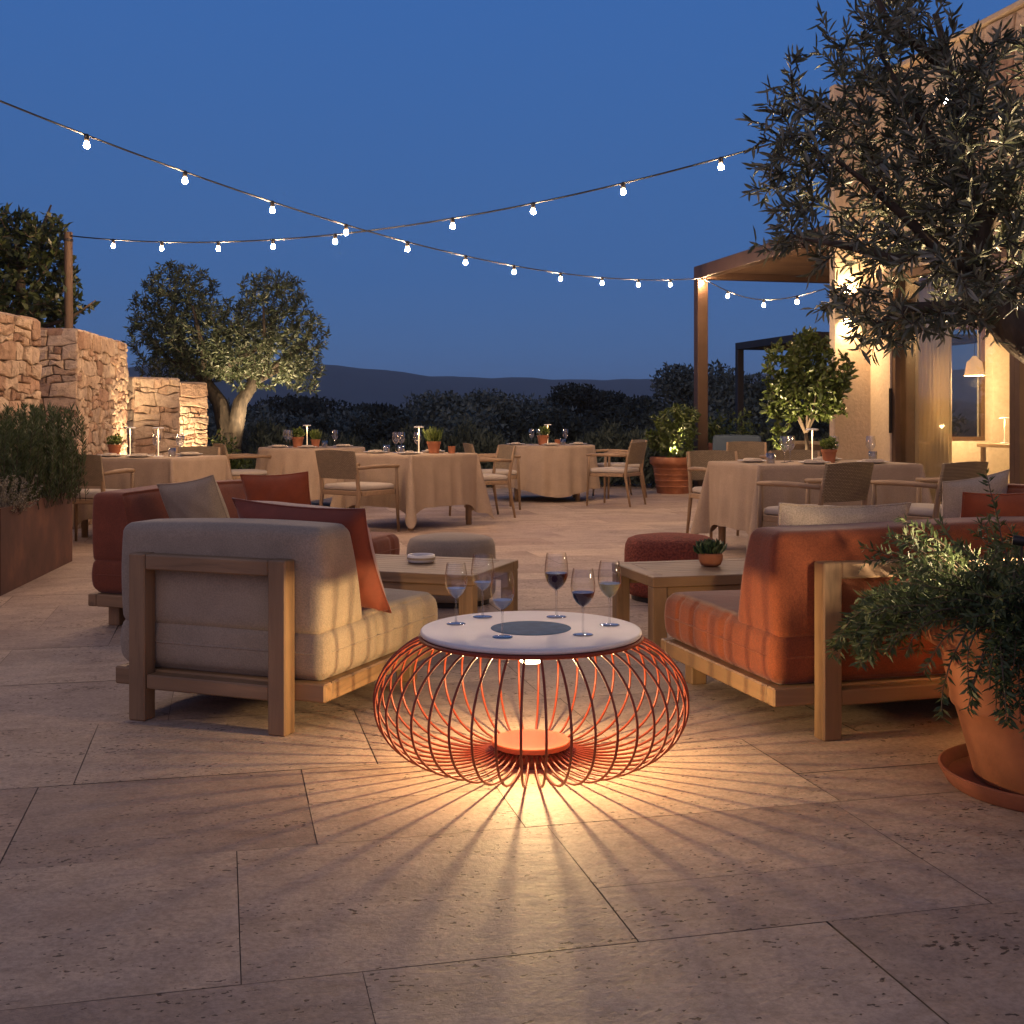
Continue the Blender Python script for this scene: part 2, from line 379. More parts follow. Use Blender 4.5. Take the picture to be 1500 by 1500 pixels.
def np_mesh(name,V,F,mat,parent=None,smooth=False):
    me=bpy.data.meshes.new(name); V=np.asarray(V,np.float32);F=np.asarray(F,np.int32); k=F.shape[1]
    me.vertices.add(len(V)); me.vertices.foreach_set('co',V.ravel()); me.loops.add(F.size); me.loops.foreach_set('vertex_index',F.ravel())
    me.polygons.add(len(F)); me.polygons.foreach_set('loop_start',np.arange(0,F.size,k,dtype=np.int32))
    me.polygons.foreach_set('loop_total',np.full(len(F),k,np.int32))
    me.materials.append(mat); me.update(calc_edges=True); me.validate()
    o=bpy.data.objects.new(name,me); COL.objects.link(o)
    if parent is not None: o.parent=parent
    return o
def sample_lobes(rg,lobes,n,outer=.45):
    """points in a union of ellipsoids ((cx,cy,cz),(rx,ry,rz)[,weight])"""
    w=np.array([l[1][0]*l[1][1]*l[1][2]*(l[2] if len(l)>2 else 1) for l in lobes])**.8; w/=w.sum()
    ix=rg.choice(len(lobes),n,p=w); d=rg.normal(size=(n,3)); d/=np.linalg.norm(d,axis=1,keepdims=True)
    r=rg.random(n)**outer
    c=np.array([l[0] for l in lobes])[ix]; R=np.array([l[1] for l in lobes])[ix]
    return c+d*R*r[:,None]
def blob_leaves(rg,lobes,n,size,aspect=.5,outer=.3,droop=0):
    P=sample_lobes(rg,lobes,n,outer); D=rg.normal(size=(n,3)); D[:,2]+=.3-droop
    return leaf_arrays(P,D,size*(.6+.8*rg.random(n)),size*aspect*(.7+.6*rg.random(n)),rg)
def bez(p0,p1,k,rgp,wob=.12,sag=0):
    p0=np.array(p0);p1=np.array(p1);L=np.linalg.norm(p1-p0); off=rgp.normal(size=3)*wob*L
    t=np.linspace(0,1,k)[:,None]
    return p0*(1-t)+p1*t+off*(4*t*(1-t))*.5+np.array([0,0,-sag*L])*(4*t*(1-t))*.5
def grow(rg,limbs,lobes,n,twig_r=.006,leaf_every=.02,leaf_L=.05,leaf_W=.012,leaf_len=.35,hexa=False,spread=.9,outer=.45,origin=None,maxr=.022,droop=0,tips=None,keep=None,jit=.3,max_twig=.9):
    """limbs: list of (points,radii). returns wood MB, leaf V,F"""
    wood_mb=MB(); nodes=[]
    for pts,rr in limbs:
        wood_mb.tube(pts,rr,n=9); 
        pts=[np.array(p) for p in pts]
        for i in range(len(pts)-1):
            if i<len(pts)//3: continue
            for t in (0,.25,.5,.75): nodes.append(pts[i]*(1-t)+pts[i+1]*t)
        nodes.append(pts[-1])
    T=sample_lobes(rg,lobes,n,outer) if tips is None else tips
    if keep is not None: T=T[[bool(keep(p)) for p in T]]
    org=np.array(origin if origin is not None else limbs[0][0][-1])
    T=T[np.argsort(np.linalg.norm(T-org,axis=1))]
    NB=np.zeros((len(nodes)+len(T)*3+8,3)); NB[:len(nodes)]=nodes; cnt=len(nodes)
    LP=[];LD=[]
    for tip in T:
        d=np.linalg.norm(NB[:cnt]-tip,axis=1)
        # prefer anchors lying nearer to the origin
        sc=d+.25*np.linalg.norm(NB[:cnt]-org,axis=1); a=NB[int(np.argmin(sc))]
        L=np.linalg.norm(tip-a)
        if L<.03 or L>max_twig: continue
        k=6; pts=bez(a,tip,k,rg,.16)
        r0=min(maxr,twig_r*(1+2.2*L)); wood_mb.tube([tuple(p) for p in pts],list(np.linspace(r0,twig_r*.35,k)),n=4,cap=False)
        NB[cnt]=pts[2];NB[cnt+1]=pts[4];cnt+=2
        seg=np.linalg.norm(np.diff(pts,axis=0),axis=1); tot=seg.sum(); s=max(0,tot-leaf_len); cum=np.concatenate([[0],np.cumsum(seg)])
        while s<tot:
            i=min(k-2,int(np.searchsorted(cum,s)-1)) if s>0 else 0
            i=max(0,i); f=(s-cum[i])/max(seg[i],1e-6); p=pts[i]*(1-f)+pts[i+1]*f; td=(pts[i+1]-pts[i])/max(seg[i],1e-6)
            q=rg.normal(size=3); q-=td*q.dot(td); q/=np.linalg.norm(q)+1e-9
            for sg in (1,-1):
                if rg.random()<.9:
                    dd=td*(.55+.3*rg.random())+q*sg*spread+rg.normal(size=3)*jit; dd[2]-=droop
                    LP.append(p);LD.append(dd)
            s+=leaf_every*(.7+.6*rg.random())
    n2=len(LP); V,F=leaf_arrays(LP,LD,leaf_L*(.6+.7*rg.random(n2)),leaf_W*(.75+.5*rg.random(n2)),rg,hexa,curl=.06)
    return wood_mb,V,F
# ---------------------------------------------------------------- setting: paving, land
TH=rad(13.5)                    # the paving and the house are turned against the view
UX=Vector((math.cos(TH),math.sin(TH),0)); VY=Vector((-math.sin(TH),math.cos(TH),0))
def build_floor():
    rg=random.Random(11); vs=[];fs=[];tones=[]
    vb=[-9.0]
    fixed=[1.05,1.70,2.42,3.17,3.86,4.6]
    while vb[-1]<.3: vb.append(vb[-1]+rg.choice([.5,.62,.72,.8]))
    vb=[v for v in vb if v<.55]+fixed
    while vb[-1]<19.0: vb.append(vb[-1]+rg.choice([.45,.58,.68,.75,.82]))
    vb[-1]=19.2
    fixu={2.42:[.03,.86,1.72],1.70:[-.62,.27,1.30],3.17:[-.55,.235,.80,1.75],3.86:[-1.3,-.45,.48,1.3],1.05:[-.25,.6,1.5]}
    def slab(u0,u1,v0,v1):
        g=.0014; z=rg.uniform(-.001,.001); o=len(vs); t=(rg.random(),rg.random(),rg.random())
        j=lambda: rg.uniform(-.0012,.0012)
        vs.extend([(u0+g+j(),v0+g+j(),z),(u1-g+j(),v0+g+j(),z),(u1-g+j(),v1-g+j(),z),(u0+g+j(),v1-g+j(),z)])
        fs.append((o,o+1,o+2,o+3)); tones.append(t)
    for a,b in zip(vb[:-1],vb[1:]):
        us=[-16.0]; fx=sorted(fixu.get(a,[]))
        lim=fx[0] if fx else 99
        while us[-1]<min(16,lim-.5): us.append(us[-1]+rg.uniform(.6,1.45))
        if fx:
            us=[u for u in us if u<lim-.45]+fx
            while us[-1]<16: us.append(us[-1]+rg.uniform(.6,1.45))
        for u0,u1 in zip(us[:-1],us[1:]):
            if rg.random()<.22 and b-a>.6:
                m=a+(b-a)*rg.choice([.4,.5,.6]); slab(u0,u1,a,m); slab(u0,u1,m,b)
            else: slab(u0,u1,a,b)
    me=bpy.data.meshes.new('terrace_floor'); 
    o=len(vs); vs.extend([(-16.2,-9.2,-.0045),(16.2,-9.2,-.0045),(16.2,19.22,-.0045),(-16.2,19.22,-.0045),(-16.2,-9.2,-.3),(16.2,-9.2,-.3),(16.2,19.22,-.3),(-16.2,19.22,-.3)])
    n=len(fs); fs.extend([(o,o+1,o+2,o+3),(o+2,o+3,o+7,o+6),(o,o+3,o+7,o+4),(o+1,o+2,o+6,o+5)]); tones.extend([(0,0,0)]*4)
    me.from_pydata(vs,[],fs); me.materials.append(M['floor']); me.materials.append(M['grout'])
    for i in range(n,len(fs)): me.polygons[i].material_index=1
    ca=me.color_attributes.new('tone','FLOAT_COLOR','CORNER')
    ca.data.foreach_set('color',[c for t in tones for _ in range(4) for c in (*t,1)])
    ob=bpy.data.objects.new('terrace_floor',me); COL.objects.link(ob); ob.rotation_euler=(0,0,TH); tag(ob,kind='structure')
build_floor()
g=MB(); g.add([(-1950,-40,-.32),(1950,-40,-.32),(1950,2700,-.32),(-1950,2700,-.32)],[(0,1,2,3)])
tag(g.build('ground',M['land']),kind='structure')
def build_hills():
    mb=MB(); nx,ny=140,26; vs=[];fs=[]
    bumps=[(-560,1500,330,50),(-150,1480,200,34),(-340,1420,150,22),(60,1650,170,26),(330,1700,190,40),(640,1500,240,52),(1150,1600,400,60),(-1150,1500,380,56),(80,2100,700,34),(-250,2000,300,14)]
    rg=np.random.default_rng(3); ph=rg.uniform(0,6.28,8)
    for j in range(ny+1):
        for i in range(nx+1):
            x=-1900+3800*i/nx; y=900+1700*j/ny
            z=sum(h*math.exp(-((x-a)/w)**2-((y-b)/(260+w*.3))**2) for a,b,w,h in bumps)
            z+=2.2*math.sin(x/37+ph[0])*math.sin(y/80+ph[1])+1.2*math.sin(x/15+ph[2]+y/60)
            e=min(1,j/4,(ny-j)/4); vs.append((x,y,z*e-2))
    for j in range(ny):
        for i in range(nx):
            a=j*(nx+1)+i; fs.append((a,a+1,a+nx+2,a+nx+1))
    mb.add(vs,fs); tag(mb.build('hills',M['hill'],smooth=True),kind='structure')
build_hills()
def build_grove():
    rg=np.random.default_rng(21); G=[[],[],[]],[[],[],[]],[0,0,0]
    for k in range(420):
        d=25+ (rg.random()**1.4)*210; px=rg.uniform(40,1340) ; x=(px-750)*d/FPX
        top=(1.12+.10+.0070*d)*rg.uniform(.72,1.06)
        if rg.random()<.2: top*=1.18
        w=top*rg.uniform(.55,.95)*(1+d*.004)
        lobes=[((x+rg.normal()*w*.35,d+rg.normal()*w*.3,top*rg.uniform(.4,.72)),(w*rg.uniform(.45,.75),w*.6,top*rg.uniform(.25,.38))) for _ in range(4)]
        lobes.append(((x,d,top*.3),(w*.9,w*.7,top*.35)))
        sz=.035+.0027*d; n=int(min(1300,420+24000/d)); v,f=blob_leaves(rg,lobes,n,sz*1.25,.55,.35); k=int(rg.random()<.45); G[0][k].append(v);G[1][k].append(f+G[2][k]);G[2][k]+=len(v)
    for k,(nm,mt,lb) in enumerate((('olive_grove','grove','olive grove with blue dusk light in its leaf colour, spreading below the hills'),('evergreen_scrub','grove_dark','darker copies of the same trees scattered through the olive grove'))):
        tag(np_mesh(nm,np.concatenate(G[0][k]),np.concatenate(G[1][k]),M[mt]),lb,nm.split('_')[1],kind='stuff')
build_grove()
def lone_tree(name,px,d,top,w,label,mat='grove_dark',n=5200,seed=0,squash=1):
    rg=np.random.default_rng(seed); x=(px-750)*d/FPX
    t=thing(name,label,'tree',(x,d,-.3)); top+=.3
    lobes=[((rg.uniform(-.6,.6)*w,rg.uniform(-.4,.4)*w,top*rg.uniform(.5,.85)),(w*rg.uniform(.3,.55),w*.5,top*rg.uniform(.13,.22)*squash)) for _ in range(8)]
    v,f=blob_leaves(rg,lobes,n,.03+.0030*d,.55,.4); np_mesh('crown',v,f,M[mat],t)
    mb=MB(); mb.tube([(0,0,0),(.1,0,top*.35),(.0,.1,top*.7)],[.16,.12,.05],7)
    for l in lobes[:5]: mb.tube([(0.08,0,top*.3),tuple(np.array(l[0])*.8+np.array([0,0,top*.1])),l[0]],[.08,.05,.02],5)
    mb.build('trunk',M['bark'],t,smooth=True)
    return t
G1='dark trees beyond the terrace'
lone_tree('broad_tree',832,52,2.95,1.9,'dark broad round tree standing highest against the sky between the hills',seed=1)
lone_tree('broad_tree',905,60,2.5,2.6,'low dark spreading tree on the skyline right of the broad round one',seed=2)
lone_tree('field_tree',700,30,1.95,2.0,'bushy tree with blue dusk light in its leaf colour, rising behind the two middle dining tables','grove',5200,3)
lone_tree('field_tree',1000,34,2.65,1.7,'tall dark tree just left of the bronze pergola post',seed=4,mat='grove')
lone_tree('field_tree',1065,30,2.35,1.5,'dark tree showing between the two pergola posts',seed=5,mat='grove')
lone_tree('field_tree',1130,28,2.1,1.6,'dark tree showing under the rear pergola canopy',seed=6)
lone_tree('field_tree',420,42,1.9,2.6,'low dark tree on the skyline right of the lit olive trunk',seed=7)
lone_tree('field_tree',560,46,1.85,2.3,'low dark tree on the skyline above the oblong clothed table',seed=8)
# low hedge at the terrace edge
def hedge(name,label,p0,p1,h,wid,n,mat,seed,size=.09,cat='hedge',spiky=.6):
    rg=np.random.default_rng(seed); p0=np.array(p0);p1=np.array(p1);L=np.linalg.norm(p1-p0); dr=(p1-p0)/L
    t=rg.random(n)*L; c=(rg.random(n)-.5)*wid; z=(rg.random(n)**.6)
    hh=h*(.82+.12*np.sin(t*2.1+seed)+.10*np.sin(t*5.7)+.05*np.sin(t*13)); prof=np.sqrt(np.clip(1-(2*c/wid)**2*.8,0,1))
    P=np.stack([p0[0]+dr[0]*t-dr[1]*c, p0[1]+dr[1]*t+dr[0]*c, z*hh*prof-.05],1)
    D=rg.normal(size=(n,3)); D[:,2]+=spiky*2.2
    v,f=leaf_arrays(P,D,size*(.6+.9*rg.random(n)),size*.28*(.6+.8*rg.random(n)),rg)
    ob=np_mesh(name,v,f,M[mat]); tag(ob,label,cat); return ob
hedge('lavender_hedge','long low grey green hedge along the terrace edge behind the tables',(-4.2,19.3),(2.2,20.1),1.02,1.5,26000,'lav',1,.13)
hedge('border_shrub','dark low border shrubs at the foot of the pergola beside the terracotta pot',(1.9,19.3),(5.6,19.9),.95,1.3,9000,'lav',2,.13,'shrub')
hedge('laurel_hedge','leafy dark green hedge around the foot of the lit olive tree',(-4.15,16.75),(-2.9,17.25),.72,.8,3600,'darkleaf',3,.13,'hedge',.2)
# ---------------------------------------------------------------- dry stone walls
def clip(poly,a,b,c):   # keep a*x+b*y<=c
    out=[]
    for i in range(len(poly)):
        p=poly[i];q=poly[(i+1)%len(poly)]; dp=a*p[0]+b*p[1]-c; dq=a*q[0]+b*q[1]-c
        if dp<=0: out.append(p)
        if (dp<0)!=(dq<0) and dp!=dq:
            t=dp/(dp-dq); out.append((p[0]+t*(q[0]-p[0]),p[1]+t*(q[1]-p[1])))
    return out
def stone_cells(w,h,rg,sw=.25,sh=.155):
    """coursed rubble: wobbling courses, slanted joints, some stones split or doubled"""
    ys=[0.0]
    while ys[-1]<h-sh*.9: ys.append(ys[-1]+sh*rg.choice([.62,.8,1.0,1.25,1.5]))
    ys[-1]=h
    rows=[]
    for r,y in enumerate(ys):
        a=0 if r in (0,len(ys)-1) else sh*.16; ph=[rg.uniform(0,6.28) for _ in range(3)]
        rows.append(lambda x,y=y,a=a,ph=ph: y+a*(math.sin(x*7/sw*.25+ph[0])+.8*math.sin(x*17/sw*.25+ph[1])))
    out=[]
    for r in range(len(ys)-1):
        lo,hi=rows[r],rows[r+1]; x=0.0; tilt=0.0; rh=ys[r+1]-ys[r]
        while x<w-1e-6:
            cw=rh*rg.uniform(.75,2.3)*(sw/sh)/1.6; nx=x+cw; nt=rg.uniform(-.22,.22)*rh
            if nx>w-.45*sw: nx=w; nt=0.0
            def B(u,f,x=x,nx=nx,t0=tilt,t1=nt):
                xx=x+t0*(f-.5)+(nx+t1*(f-.5)-x-t0*(f-.5))*u; xx=min(max(xx,0),w); return (xx,lo(xx)+(hi(xx)-lo(xx))*f)
            def cell(u0,u1,f0,f1):
                j=lambda:rg.uniform(-.05,.05)
                out.append([B(u0,f0),B((u0+u1)/2+j()*.5,f0),B(u1,f0),B(u1,(f0+f1)/2),B(u1,f1),B((u0+u1)/2+j(),f1),B(u0,f1),B(u0,(f0+f1)/2)])
            q=rg.random()
            if q<.16 and rh>sh*.9: m=rg.uniform(.35,.62); k=rg.choice([.4,.55]); cell(0,1,0,m); cell(0,k,m,1); cell(k,1,m,1)
            elif q<.26 and rh>sh*.9: m=rg.uniform(.4,.6); cell(0,1,0,m); cell(0,1,m,1)
            else: cell(0,1,0,1)
            x=nx; tilt=nt
    return out
def stone_face(mb,O,A,N,w,h,rg,sw=.20,sh=.125,depth=.05,gap=.007):
    """stones on a face: origin O, along A, up Z, outward N"""
    O=Vector(O);A=Vector(A);N=Vector(N)
    for poly in stone_cells(w,h,rg,sw,sh):
        cx=sum(p[0] for p in poly)/len(poly); cy=sum(p[1] for p in poly)/len(poly)
        def ins(p,g):
            d=math.hypot(p[0]-cx,p[1]-cy); k=max(.15,1-g/max(d,.001)); return (cx+(p[0]-cx)*k,cy+(p[1]-cy)*k)
        # chaikin once for softer corners
        q=[]
        for i in range(len(poly)):
            p,r=poly[i],poly[(i+1)%len(poly)]
            q+= [(p[0]*.94+r[0]*.06,p[1]*.94+r[1]*.06),(p[0]*.06+r[0]*.94,p[1]*.06+r[1]*.94)]
        q=[ins(p,gap*rg.uniform(.7,1.4)) for p in q]; n=len(q); dp=depth*rg.uniform(.45,1.0)
        tx,ty=rg.uniform(-.09,.09),rg.uniform(-.09,.09)
        rings=[(0,0.0),(0,dp*.78),(.013,dp)]
        vs=[];fs=[]
        for g_,z in rings:
            for p in q:
                r=ins(p,g_); zz=z+(tx*(r[0]-cx)+ty*(r[1]-cy)+rg.uniform(-.006,.006) if z>0 else 0)
                vs.append(O+A*r[0]+Vector((0,0,r[1]))+N*zz)
        for k in range(2):
            for i in range(n): fs.append((k*n+i,k*n+(i+1)%n,(k+1)*n+(i+1)%n,(k+1)*n+i))
        vs.append(O+A*cx+Vector((0,0,cy))+N*(dp+rg.uniform(0,.012)))
        for i in range(n): fs.append((2*n+i,2*n+(i+1)%n,3*n))
        mb.add(vs,fs)
def stone_wall(p0,p1,h,thick,label,seed,sw=.175,sh=.105,name='stone_wall'):
    """p0 near end, p1 far end; the body lies to the left of p0->p1"""
    rg=random.Random(seed); p0=Vector((*p0,0));p1=Vector((*p1,0)); d=p1-p0; L=d.length; A=d/L; N=Vector((A.y,-A.x,0))
    mb=MB(); mb.cur=1
    c=.03; q=[p0+A*c-N*c,p1-A*c-N*c,p1-A*c-N*(thick-c),p0+A*c-N*(thick-c)]
    vs=[Vector((p.x,p.y,z)) for z in (-.05,h-.03) for p in q]; mb.add(vs,[(3,2,1,0),(4,5,6,7),(0,1,5,4),(1,2,6,5),(2,3,7,6),(3,0,4,7)])
    mb.cur=0
    stone_face(mb,p0-N*c,A,N,L,h,rg,sw,sh)
    stone_face(mb,p0-N*thick+A*c,N,-A,thick,h,rg,sw,sh)
    stone_face(mb,p1-A*c,-N,A,thick,h,rg,sw,sh)
    # top course, laid flat
    for k,poly in enumerate(stone_cells(L,thick,rg,sw*1.1,.28)):
        cx=sum(p[0] for p in poly)/len(poly); cy=sum(p[1] for p in poly)/len(poly); n=len(poly); vv=[]
        for z,kk in ((-.05,.97),(0,.97),(.018,.86)):
            for p in poly: vv.append(p0+A*(cx+(p[0]-cx)*kk)-N*(cy+(p[1]-cy)*kk)+Vector((0,0,h+z+rg.uniform(-.006,.006))))
        ff=[(a*n+i,a*n+(i+1)%n,(a+1)*n+(i+1)%n,(a+1)*n+i) for a in (0,1) for i in range(n)]+[tuple(2*n+i for i in range(n))]
        mb.add(vv,ff)
    o=mb.build(name,[M['stone'],M['mortar']]); tag(o,label,'stone wall','rubble stone walls along the left side'); return o
stone_wall((-4.42,5.6),(-4.27,10.8),2.0,.6,'tall rubble stone wall nearest the camera behind the rusty planter',1)
stone_wall((-4.36,12.0),(-4.62,14.35),2.0,.62,'tall rubble stone wall with a square corner behind the left dining table',2)
stone_wall((-4.72,14.9),(-4.28,15.4),1.62,.5,'low shaded stone wall between the tall wall and the brightly lit end',3,.20,.12)
stone_wall((-4.95,16.75),(-4.42,17.35),1.62,1.2,'low brightly uplit stone wall end beside the olive trunk',4,.20,.10)
# ---------------------------------------------------------------- trees on the terrace
def olive_mid():
    rg=np.random.default_rng(5); B=W(338,612,18.0); bx,by=B.x,B.y
    t=thing('olive_tree','lit olive tree with a forked trunk and heart shaped crown behind the tables','olive tree',(bx,by,-.1))
    trunk=[(0,0,0),(.02,0,.35),(-.02,.02,.7),(.0,.0,1.0)]
    def P(px,py): w=W(px,py,18.0); return (w.x-bx,0,w.z+.1)
    l1=[(0,0,.75),P(322,590),P(300,560),P(272,520),P(250,460)]; l2=[(.02,0,.8),P(352,590),P(372,560),P(392,520),P(405,455)]
    l3=[P(300,560),(P(320,520)[0],.25,P(320,520)[2]),(P(335,470)[0],.4,P(335,470)[2])]; l4=[P(372,560),P(420,535),P(445,500)]; l5=[P(285,545),P(245,525),P(215,490)]
    limbs=[(trunk,[.25,.19,.17,.15]),(l1,[.15,.12,.10,.07,.03]),(l2,[.14,.11,.09,.06,.03]),(l3,[.07,.05,.02]),(l4,[.06,.04,.02]),(l5,[.06,.04,.02])]
    for i in range(5):
        y=(-1)**i*.5; limbs.append(([P(300,555) if i%2 else P(372,555),(P(260+45*i,510)[0],y*.7,P(0,505)[2]),(P(250+50*i,460)[0],y*1.4,P(0,455)[2])],[.06,.04,.015]))
    def LB(px,py,rx,rz,ry,w=1): p=P(px,py); k=18.0/FPX; return ((p[0],ry*0,p[2]),(rx*k,ry,rz*k),w)
    lobes=[LB(262,430,58,48,.75),(LB(232,490,48,50,.7)),LB(290,500,70,52,1.0),LB(225,455,38,38,.5),LB(400,440,55,48,.75),LB(432,490,50,52,.7),LB(385,520,70,50,1.0),LB(340,470,52,36,.9),LB(445,545,32,38,.5),LB(255,535,55,38,.7),LB(335,520,60,40,1.0)]
    wd,V,F=grow(rg,limbs,lobes,2350,.0055,.026,.092,.025,.36,outer=.36,origin=(0,0,1.1),max_twig=1.0)
    wd.build('trunk',M['bark_dark'],t,smooth=True); np_mesh('crown',V,F,M['olive'],t)
    return t
olive_mid()
def tree_left():
    rg=np.random.default_rng(8); d=14.2; B=W(20,612,d); t=thing('leafy_tree','dark leafy tree rising behind the stone walls by the light pole','tree',(B.x-.2,B.y,-.1)); bx=B.x-.2
    def P(px,py,y=0): w=W(px,py,d); return (w.x-bx,y,w.z+.1)
    limbs=[([(0,0,0),(.05,0,1.0),P(35,480),P(30,420),P(25,350)],[.15,.12,.09,.06,.02]),([P(30,470),P(70,440),P(100,420)],[.06,.04,.015]),([P(30,470),P(-20,430),P(-60,380)],[.06,.04,.015]),([P(60,480),P(105,465),P(140,440)],[.03,.02,.008]),([P(30,400),P(60,340),P(75,300)],[.04,.03,.01])]
    k=d/FPX
    def LB(px,py,rx,rz,ry): return (P(px,py),(rx*k,ry,rz*k))
    lobes=[LB(25,400,60,60,.7),LB(75,420,42,50,.5),LB(65,350,38,45,.5),LB(5,340,55,45,.6),LB(-40,400,60,70,.7),LB(40,460,75,40,.6),LB(85,385,25,35,.4),LB(128,450,16,18,.15)]
    wd,V,F=grow(rg,limbs,lobes,950,.006,.045,.11,.05,.3,outer=.42,origin=(0,0,1.6),max_twig=1.2)
    wd.build('trunk',M['bark'],t,smooth=True); np_mesh('crown',V,F,M['darkleaf'],t)
tree_left()
def olive_near():
    rg=np.random.default_rng(17); bx,by=2.55,3.75
    t=thing('olive_tree','big near olive tree with a leaning trunk filling the upper right corner','olive tree',(bx,by,0))
    def P(px,py,d): w=W(px,py,d); return (w.x-bx,w.y-by,w.z)
    main=[(0,0,0),(-.10,.02,.5),(-.35,.08,1.0),P(1500,490,3.95),P(1455,452,4.0),P(1418,408,4.05)]
    up=[P(1418,408,4.05),P(1438,350,4.1),P(1433,318,4.1),P(1420,262,4.1),P(1408,190,4.15),P(1395,110,4.2),P(1370,20,4.2)]
    left=[P(1425,415,4.05),P(1380,372,4.0),P(1330,322,3.95),P(1270,268,3.95),P(1225,235,3.9)]
    low=[P(1455,452,4.0),P(1390,450,3.85),P(1330,450,3.8),P(1285,475,3.8)]
    ri=[P(1438,350,4.1),P(1480,270,4.2),P(1520,180,4.3),P(1560,60,4.3)]
    ul=[P(1420,262,4.1),P(1370,215,4.1),P(1330,150,4.1),P(1290,80,4.1)]
    mid=[P(1380,372,4.0),P(1310,380,3.9),P(1240,360,3.85),P(1180,350,3.85)]
    rr2=[P(1455,452,4.0),P(1520,400,4.1),P(1600,340,4.2)]
    bk=[P(1418,300,4.1),P(1400,240,4.5),P(1390,150,4.8)]
    top=[P(1395,110,4.2),P(1300,30,4.2),P(1260,-50,4.2)]
    limbs=[(main,[.16,.12,.095,.076,.064,.056]),(up,[.050,.040,.034,.028,.022,.016,.011]),(left,[.030,.022,.016,.011,.006]),(low,[.03,.022,.015,.008]),(ri,[.028,.02,.015,.009]),(ul,[.02,.015,.011,.007]),(mid,[.022,.016,.012,.007]),(rr2,[.04,.03,.02]),(bk,[.03,.02,.012]),(top,[.02,.014,.008])]
    k=4.05/FPX
    def LB(px,py,rx,rz,ry,d=4.05,w=1): return (P(px,py,d),(rx*k,ry,rz*k),w)
    lobes=[LB(1320,150,130,120,.45),LB(1200,160,80,85,.32),LB(1250,270,125,80,.40),LB(1150,250,65,65,.26),LB(1380,250,120,110,.5),LB(1410,120,70,80,.42),LB(1300,40,110,80,.42),LB(1170,350,70,55,.24,3.9),LB(1280,370,110,60,.35,3.9),LB(1400,370,110,75,.4),
           LB(1250,440,70,28,.2,3.8),LB(1310,465,80,38,.22,3.8,1.2),LB(1390,440,85,50,.3,3.8,1.2),LB(1480,380,80,70,.4),LB(1300,500,60,28,.18,3.75,1.6),LB(1265,455,60,30,.18,3.75,1.4),LB(1230,415,50,30,.18,3.8,1.2),LB(1440,470,60,30,.22,3.8,1.3),LB(1370,470,70,28,.22,3.8,1.3),LB(1480,200,70,50,.35,4.2,.5),LB(1540,280,110,130,.6),LB(1600,120,130,160,.6,4.3),LB(1350,-90,190,90,.6,4.3),LB(1440,110,60,70,.35,4.3),LB(1470,300,70,60,.4,4.2),LB(1360,310,90,60,.4,4.2),LB(1160,200,70,60,.25)]
    wd,V,F=grow(rg,limbs,lobes,1480,.0024,.0140,.054,.0098,.27,hexa=True,outer=.5,origin=P(1430,400,4.05),maxr=.010,max_twig=.75,spread=.75)
    wd.build('trunk',M['bark'],t,smooth=True); np_mesh('crown',V,F,M['olive_near'],t)
olive_near()
